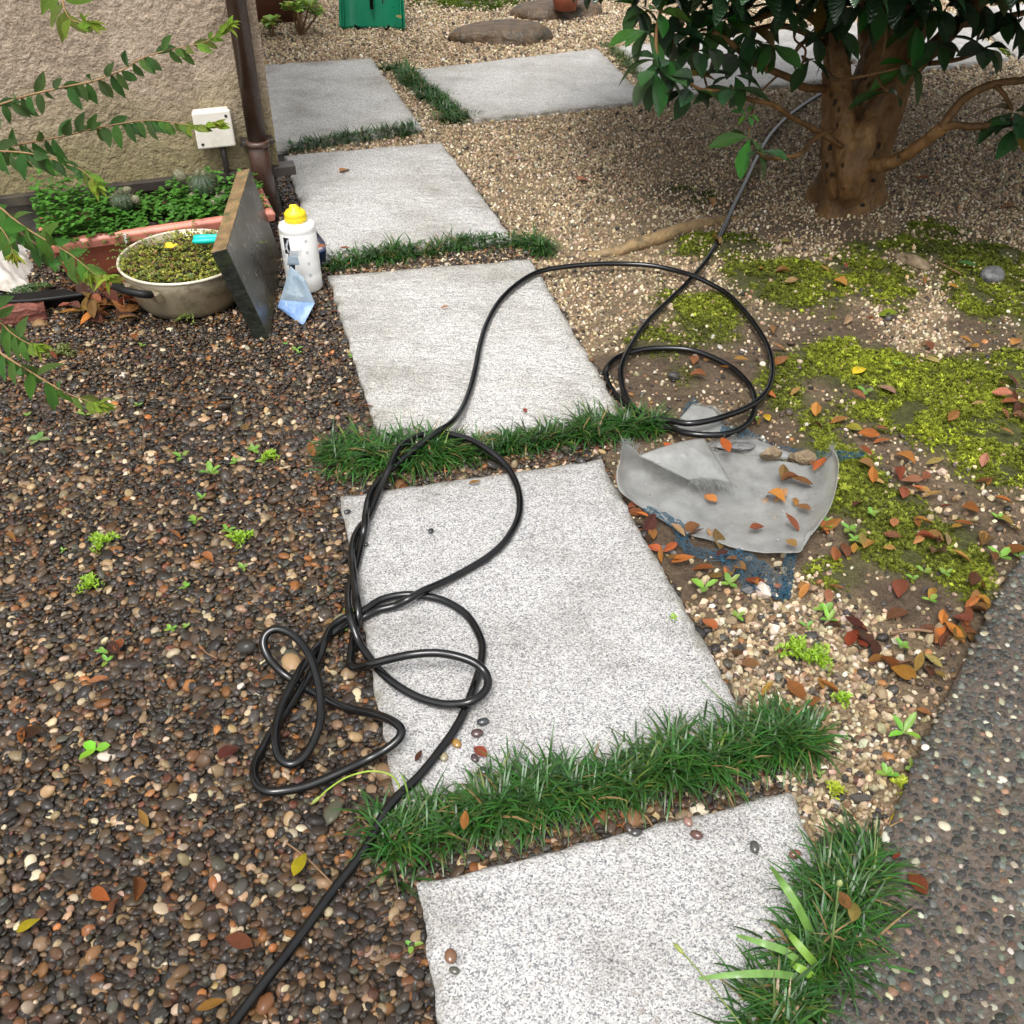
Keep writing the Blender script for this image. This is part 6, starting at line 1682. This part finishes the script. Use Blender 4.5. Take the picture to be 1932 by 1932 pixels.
SPEC = [  # leaves one can point at
    (566, 1632, .022, 'y', .042, 'bright yellow oval leaf on dark pebbles left of the hose end', 1.3), (54, 1748, .018, 'y', .033, 'bright yellow crinkled leaf on dark pebbles near the left edge', .6), (451, 1778, .02, 'b', .045, 'brown pointed leaf on pebbles beside the straight hose end', 2.8),
    (400, 1900, .02, 'o', .040, 'orange-brown leaf on the pebbles at the very bottom edge', .3), (273, 1548, .02, 'o', .034, 'orange folded leaf on pebbles left of the triangular hose loop', 2.2), (188, 1287, .018, 't', .038, 'tan curled leaf lying alone on the mid dark pebbles', 0.1),
    (432, 1420, .02, 'd', .042, 'dark purple-brown leaf on pebbles left of the hose loops', .8), (650, 322, ZS + .003, 'o', .050, 'small brown leaf alone on the slab behind the bottle', .9), (839, 583, ZS + .003, 'o', .024, 'tiny orange leaf near the middle of the rough slab', .4),
    (990, 776, ZS + .003, 'r', .020, 'tiny dark leaf near the lower edge of the rough slab', 2), (895, 914, ZS + .003, 'b', .028, 'small brown leaf on the big slab inside the upper hose loop', .2), (906, 1420, ZS + .003, 'r', .032, 'reddish torn leaf among loose pebbles on the hose slab', 2.4),
    (790, 1430, ZS + .003, 'd', .022, 'dark crumpled leaf scrap left of the hose on the big slab', 1.1), (588, 853, .03, 'o', .042, 'orange leaf stuck at the left tip of the bushy grass', 1.9), (877, 1552, .065, 'o', .030, 'orange curled leaf caught in the long grass strip', 1.5), (1610, 1722, .07, 't', .034, 'tan leaf caught in the grass wedge beside the concrete', 1.2),
    (1590, 1700, .072, 'b', .032, 'brown leaf standing in the grass wedge beside the concrete', 1.9), (1730, 1668, .036, 'r', .038, 'dark red wet leaf lying on the pebbled concrete', 2.0), (1690, 1618, .036, 'r', .016, 'small red leaf scrap at the edge of the pebbled concrete', .5), (752, 33, .13, 't', .05, 'brown leaf stuck to the green dustpan', 2.2),
    (602, 472, .05, 't', .055, 'tan leaf lying inside the navy scoop', .5), (652, 470, .03, 'r', .035, 'reddish leaf in the grass strip behind the bottle', .2), (1618, 712, -1, 'y', .045, 'yellow-green leaf on the moss right of the hose coil', .5), (1445, 796, -1, 'y', .034, 'yellow leaf beside the lower right of the hose coil', 1.7),
    (1608, 817, -1, 'g', .042, 'yellow-green narrow leaf right of the hose coil', 2.6), (1820, 514, -1, 'v', .062, 'fresh green leaf lying on dark moss below the tree', 3.0), (1672, 600, -1, 'g', .055, 'olive curled leaf on bare soil below the dark moss', 2.9), (1690, 1560, -1, 'y', .040, 'narrow yellow leaf standing against the concrete edge', 1.3),
    (1484, 461, -1, 'g', .05, 'olive green leaf in the moss near the tree root', .6), (1340, 942, .022, 'o', .034, 'orange leaf alone on the plastic sheet front', 2.4), (1428, 996, .028, 'r', .032, 'dark red leaf at the front right of the plastic sheet', .2), (1492, 1026, .045, 'o', .032, 'orange leaf at the near corner of the plastic sheet', 2.0)]
for (x, y, z, k, L, lab, rz) in SPEC: fallen(x, y, z, k, L, lab, 'fallen leaves', rz)
ZONES = [
    ('@on moss', 'leaves on the moss', [(1190, 75), (1310, 205), (945, 330), (955, 385), (910, 515), (1010, 510), (1260, 535), (1375, 505), (1190, 620), (1300, 680), (1360, 695), (1355, 655), (1450, 770), (1420, 830), (1480, 850), (1530, 850), (1490, 900), (1440, 915), (1560, 920), (1765, 800), (1770, 875), (1850, 680), (1640, 620), (1525, 60), (1640, 90), (1690, 300), (1550, 320), (1720, 320), (1560, 375), (860, 620), (1095, 590), (1090, 640), (795, 375), (610, 370), (1735, 565), (1890, 300), (1130, 20), (1215, 10), (960, 30), (870, 20)], 'ootbob'),
    ('@in the right-edge heap', 'heaped leaves at the right edge', [(1840, 490), (1860, 560), (1900, 580), (1880, 540), (1850, 600), (1905, 620), (1830, 530), (1920, 560), (1890, 600), (1870, 470)], 'obdbt'),
    ('@lying on the sheet', 'leaves on the plastic sheet', [(735, 710, .05), (960, 905, .024), (1015, 925, .024), (1050, 960, .028), (970, 820, .03), (1000, 840, .03), (1085, 770, .045), (1110, 785, .045), (500, 720, .04), (940, 910, .024), (1040, 855, .03), (1000, 1018, .03)], 'obot'),
    ('@in the litter', 'litter in front of the sheet', [(740, 1210), (770, 1230), (640, 1205), (535, 1180), (510, 1130), (540, 1070), (610, 1080), (680, 1075), (430, 1100), (430, 1035), (370, 960), (345, 885), (350, 915), (330, 870), (400, 1000), (450, 1130), (480, 1160), (600, 1060), (700, 1100), (760, 1180), (720, 1160), (690, 1240), (780, 1200), (560, 1180), (310, 850), (380, 985), (440, 1065)], 'oobbtd'),
    ('@on mossy soil', 'leaves above the concrete', [(1705, 970), (1840, 945), (1840, 1005), (1680, 1045), (1780, 1105), (1890, 1045), (1525, 1045), (1500, 1110), (1300, 1120), (1210, 1135), (1580, 1160), (1140, 1040), (1110, 1050), (1175, 1300), (1430, 1285), (1560, 1305), (1030, 1135), (1880, 1150), (1530, 1100), (1280, 1110), (1650, 1060), (1720, 1040), (1800, 1180)], 'oobbt'),
    ('@by the concrete', 'leaves along the concrete edge', [(1590, 1455), (1620, 1450), (1690, 1440), (1730, 1330), (1760, 1350), (1720, 1460), (1490, 1590), (1380, 1600), (1330, 1540), (1250, 1450), (1420, 1390), (1160, 1440), (1540, 1450), (1600, 1500), (1700, 1390), (1740, 1380), (1660, 1480), (1750, 1310), (1680, 1420), (1640, 1480), (1580, 1480), (1240, 1480), (1340, 1590), (1450, 1600), (1280, 1500), (1600, 1410), (1710, 1350), (670, 1430), (1540, 1610), (1440, 1625), (1590, 1640), (1560, 1580)], 'obbdotr')]
for lab, grp, pts, ks in ZONES:
    for p in pts:
        x, y = A4(p[0], p[1])
        fallen(x, y, p[2] if len(p) > 2 else -1, lr.choice(ks), lr.uniform(.032, .052), lab, grp)
for k in range(75):
    x, y = lr.uniform(1260, 1925), lr.uniform(700, 1420)
    ex = np.interp(y, [e[1] for e in CONC_EDGE], [e[0] for e in CONC_EDGE])
    if x > ex - 8 or (1150 < x < 1600 and 740 < y < 1060) or x < 1130 + (y - 860) * .56 + 20: continue
    fallen(x, y, -1, lr.choice('oobbttdr'), lr.uniform(.022, .05), '@on the ground', 'leaves scattered right of the path')
for (x, y) in ((70, 966), (83, 970), (33, 976), (22, 1015), (332, 1008), (466, 811), (635, 590), (640, 622), (690, 768), (393, 1052), (215, 1226), (226, 1222), (47, 1392), (57, 1385), (219, 1712), (190, 1690), (258, 1680), (255, 640), (100, 676), (690, 1010), (380, 1345), (480, 1268)):
    fallen(x, y, .017, lr.choice('obbdr'), lr.uniform(.028, .042), '@on dark pebbles', 'leaves on the dark pebbles')
for (x, y) in ((1320, 372), (1340, 390), (1560, 560), (1490, 545), (1600, 610), (1460, 628), (1100, 345), (1350, 465), (1455, 305), (1400, 225), (1690, 300), (1770, 330), (1740, 345), (1900, 400)):
    fallen(x, y, -1, lr.choice('obt'), lr.uniform(.035, .055), '@under the tree', 'leaves below the tree')
for k in range(46):
    fallen(lr.uniform(130, 268), lr.uniform(545, 606) + 0, lr.uniform(.012, .035), lr.choice('bdobbd'), lr.uniform(.05, .075), 'wet brown leaf in the pile beside the aluminium pan', 'leaf pile by the pan')

# ------------------------------------------------------------------ single pebbles on the slabs
PB_S = [pebble_mesh('single_pebble', M['pebble_solid'], 2, .28, 500 + i) for i in range(4)]
for (x, y, s, c, lab) in ((912, 1365, .018, (0.04, 0.045, 0.05), 'dark grey pebble on the big slab right of the hose, topmost of a row'), (900, 1387, .019, (0.07, 0.04, 0.035), 'dark brown pebble on the big slab, second in a row'), (862, 1406, .017, (0.30, 0.17, 0.04), 'yellow-brown round pebble on the slab beside the hose'),
        (838, 1431, .016, (0.28, 0.24, 0.15), 'tan pebble on the slab below the yellow-brown one'), (913, 1459, .019, (0.035, 0.037, 0.038), 'black pebble on the slab just above the long grass strip'), (896, 1433, .017, (0.06, 0.04, 0.04), 'dark pebble touching the reddish torn leaf'),
        (813, 1004, .013, (0.02, 0.022, 0.024), 'small black pebble in the middle of the upper hose loop'), (655, 968, .013, (0.03, 0.03, 0.03), 'small black pebble at the left edge of the big slab'), (690, 1030, .014, (0.03, 0.035, 0.035), 'black pebble beside the twisted hose strands'),
        (850, 1808, .020, (0.17, 0.085, 0.045), 'reddish brown pebble at the left of the nearest slab'), (857, 1833, .015, (0.08, 0.08, 0.06), 'small grey pebble under the reddish one on the nearest slab'), (1297, 1555, .017, (0.26, 0.14, 0.11), 'pinkish pebble at the top of the nearest slab'),
        (1314, 1581, .018, (0.10, 0.045, 0.035), 'dark red pebble below the pinkish one on the nearest slab'), (1424, 1602, .019, (0.06, 0.06, 0.05), 'olive grey pebble on the right part of the nearest slab'), (1500, 1617, .018, (0.17, 0.08, 0.055), 'reddish pebble near the right corner of the nearest slab'),
        (1187, 1566, .017, (0.05, 0.035, 0.025), 'brown pebble touching the grass on the nearest slab'), (1201, 1575, .019, (0.04, 0.038, 0.036), 'black pebble next to the brown one by the grass'), (734, 918, .016, (0.03, 0.03, 0.03), 'black pebble under the bushy grass end')):
    p = G(x, y, ZS)
    o = inst('loose_pebble', lr.choice(PB_S), Matrix.Translation(p + Vector((0, 0, s * .3))) @ Matrix.Rotation(lr.uniform(0, 6), 4, 'Z') @ Matrix.Diagonal((s * 1.15, s * .85, s * .65, 1)), None, c)
    setp(o, lab, 'pebble', 'loose pebbles on the slabs')

# ------------------------------------------------------------------ seedlings, moss clumps and weeds in the gravel
def seedling(px, py, L, n, lab, grp, col=(0.17, 0.31, 0.05), seed=0, tall=.4, wf=1.0):
    rr = random.Random(seed + int(px)); c = G(px, py, 0); c.z = gz(c.x, c.y) + .008
    L *= .85
    it = [(c + Vector((0, 0, L * .2)), (math.cos(a), math.sin(a), rr.uniform(.2, .9) * tall * 2), L * rr.uniform(.7, 1.15), L * wf * rr.uniform(.4, .6), tuple(q * rr.uniform(.8, 1.2) for q in col)) for a in [rr.uniform(0, 1) + k * 6.283 / n for k in range(n)]]
    if lab.startswith('@'): lab = single(px, py, f'{"larger" if L > .025 else "tiny" if L < .015 else "small"} green {n}-leaved seedling', lab[1:])
    foliage('seedling', it, lab, 'seedling', origin=c, kind='thing', group=grp)
LS = '@in dark pebbles'
for i, (x, y, L, n) in enumerate(((262, 772, .02, 3), (55, 791, .015, 3), (163, 790, .024, 3), (400, 902, .034, 4), (346, 872, .026, 3), (383, 948, .022, 3), (372, 993, .026, 4), (431, 1010, .024, 4), (352, 1115, .018, 4), (462, 1080, .018, 4), (325, 1195, .018, 4), (200, 1240, .02, 4), (205, 1255, .02, 3), (355, 1190, .014, 3), (560, 665, .02, 3), (668, 680, .02, 3), (480, 860, .024, 4), (497, 880, .022, 4), (445, 880, .022, 4), (565, 672, .016, 3), (270, 660, .018, 3), (120, 1045, .012, 3), (540, 655, .014, 3), (652, 1190, .022, 4), (660, 1165, .02, 3), (778, 1792, .018, 3))):
    seedling(x, y, L, n, LS, 'seedlings in the dark pebbles', seed=i)
seedling(185, 1426, .040, 3, 'largest green seedling with round leaves, on the lower dark pebbles', 'seedlings in the dark pebbles', (0.20, 0.46, 0.03), 50, .3)
seedling(76, 838, .034, 6, 'grey-green rosette weed on the pebbles near the left edge', 'seedlings in the dark pebbles', (0.17, 0.26, 0.09), 51, .15)
RS = '@in the soil'
for i, (x, y, L, n) in enumerate(((1328, 1118, .036, 3), (1375, 1110, .03, 4), (1558, 1000, .032, 4), (1600, 1010, .028, 4), (1610, 1030, .024, 4), (1740, 1090, .022, 3), (1752, 1140, .024, 3), (1720, 1100, .02, 3), (1556, 1160, .03, 4), (1780, 1095, .022, 4), (1885, 1060, .036, 3), (1920, 1060, .03, 3), (1390, 1170, .022, 4), (1520, 1190, .02, 3), (1640, 985, .024, 4), (1880, 985, .02, 3), (1700, 1225, .02, 4), (1668, 1470, .026, 4), (1720, 1460, .024, 4), (1590, 1400, .016, 3), (1545, 1470, .014, 3), (1630, 750, .03, 3), (1420, 800, .02, 4), (1690, 700, .022, 3))):
    seedling(x, y, L, n, RS, 'seedlings right of the path', seed=100 + i)
seedling(1700, 1395, .055, 4, 'tall leafy green weed in the tan gravel near the concrete', 'seedlings right of the path', (0.20, 0.40, 0.06), 160, .7, .5)
seedling(1560, 1180, .040, 4, 'upright weed with pointed leaves beside the concrete leaves', 'seedlings right of the path', (0.20, 0.40, 0.06), 161, .7, .5)
def moss_clump(px, py, r, lab, col=(0.24, 0.40, 0.02), flat=.5, seed=0):
    rr = random.Random(seed + int(px)); c = G(px, py, 0); c.z = gz(c.x, c.y) + .004; it = []
    for k in range(int(60 + 26000 * r * r * 6)):
        a = rr.uniform(0, 6.283); q = r * math.sqrt(rr.random()) * (0.75 + .4 * math.sin(a * 3 + seed))
        p = c + Vector((q * math.cos(a), q * math.sin(a), flat * .02 * (1 - (q / (r * 1.2)) ** 2) + .004))
        s = rr.uniform(.6, 1.3)
        it.append((p, rdir(rr, .9), rr.uniform(.006, .011), .004, tuple(x * s for x in col)))
    foliage('moss_clump', it, lab, 'moss', origin=c, kind='thing', group='moss clumps')
moss_clump(193, 1030, .032, 'bright green round moss clump in the middle of the dark pebbles')
moss_clump(455, 1026, .028, 'bright green moss clump left of the twisted hose')
moss_clump(172, 1111, .028, 'bright green double moss clump below the round one', seed=2)
moss_clump(512, 872, .022, 'green moss tuft in the pebbles left of the bushy grass', seed=3)
moss_clump(1500, 1235, .036, 'bright green moss clump right of the big slab in the gravel', seed=4)
moss_clump(1540, 1250, .034, 'second bright moss clump nearer the concrete', seed=5)
moss_clump(1585, 1330, .018, 'small lime moss clump in the tan gravel', seed=6)
moss_clump(1700, 1492, .024, 'yellow-green moss tuft against the concrete edge', (0.36, 0.42, 0.03), seed=7)
moss_clump(1572, 1502, .016, 'tiny yellow-green moss tuft above the grass wedge', (0.36, 0.42, 0.03), seed=8)
moss_clump(120, 672, .040, 'dull olive moss on the dark gravel in front of the brick', (0.13, 0.16, 0.03), .3, seed=9)
moss_clump(355, 612, .030, 'trailing light weed at the foot of the pan', (0.20, 0.28, 0.05), 1.2, seed=10)
moss_clump(60, 560, .060, 'dark creeping weeds behind the black tray', (0.06, 0.12, 0.03), 1.0, seed=11)
moss_clump(1270, 1180, .020, 'green sprout clump by the slab edge right of the big slab', seed=12)
# surface root and sticks
def root():
    P = catmull([G(1095, 486, -.012), G(1150, 478, .004), G(1200, 462, .014), G(1250, 446, .016), G(1300, 428, .012), G(1350, 418, .004), G(1400, 415, -.008)], 6)
    o = mk('surface_root', *tube(P, [.012 + .010 * math.sin(math.pi * i / (len(P) - 1)) for i in range(len(P))], 12, True, .10, 3), M['rootwood'], origin=P[0])
    setp(o, 'brown tree root lying bare on the gravel between slab and trunk', 'root', kind='thing')
root()
def stick(pts, r, lab):
    P = catmull([G(*p) for p in pts], 5)
    o = mk('twig', *tube(P, r, 6, True, .15, 2), M['twig'], origin=P[0]); setp(o, lab, 'twig', 'fallen twigs', 'thing')
stick([(540, 1590, .018), (580, 1620, .02), (640, 1680, .02)], .0014, 'thin dark twig on the pebbles left of the hose end')
stick([(1765, 492, .02), (1790, 505, .022), (1812, 516, .02)], .0025, 'pale short twig on the moss below the bark chunk')
stick([(375, 1215, .018), (390, 1232, .018), (410, 1242, .018)], .0014, 'short brown twig on the mid pebbles')
stick([(1680, 1195, .02), (1722, 1188, .022), (1760, 1192, .02)], .003, 'brown stick among the leaves by the concrete')
stick([(268, 800, .018), (272, 830, .018), (270, 850, .018)], .0012, 'thin red-brown stalk on the upper dark pebbles')
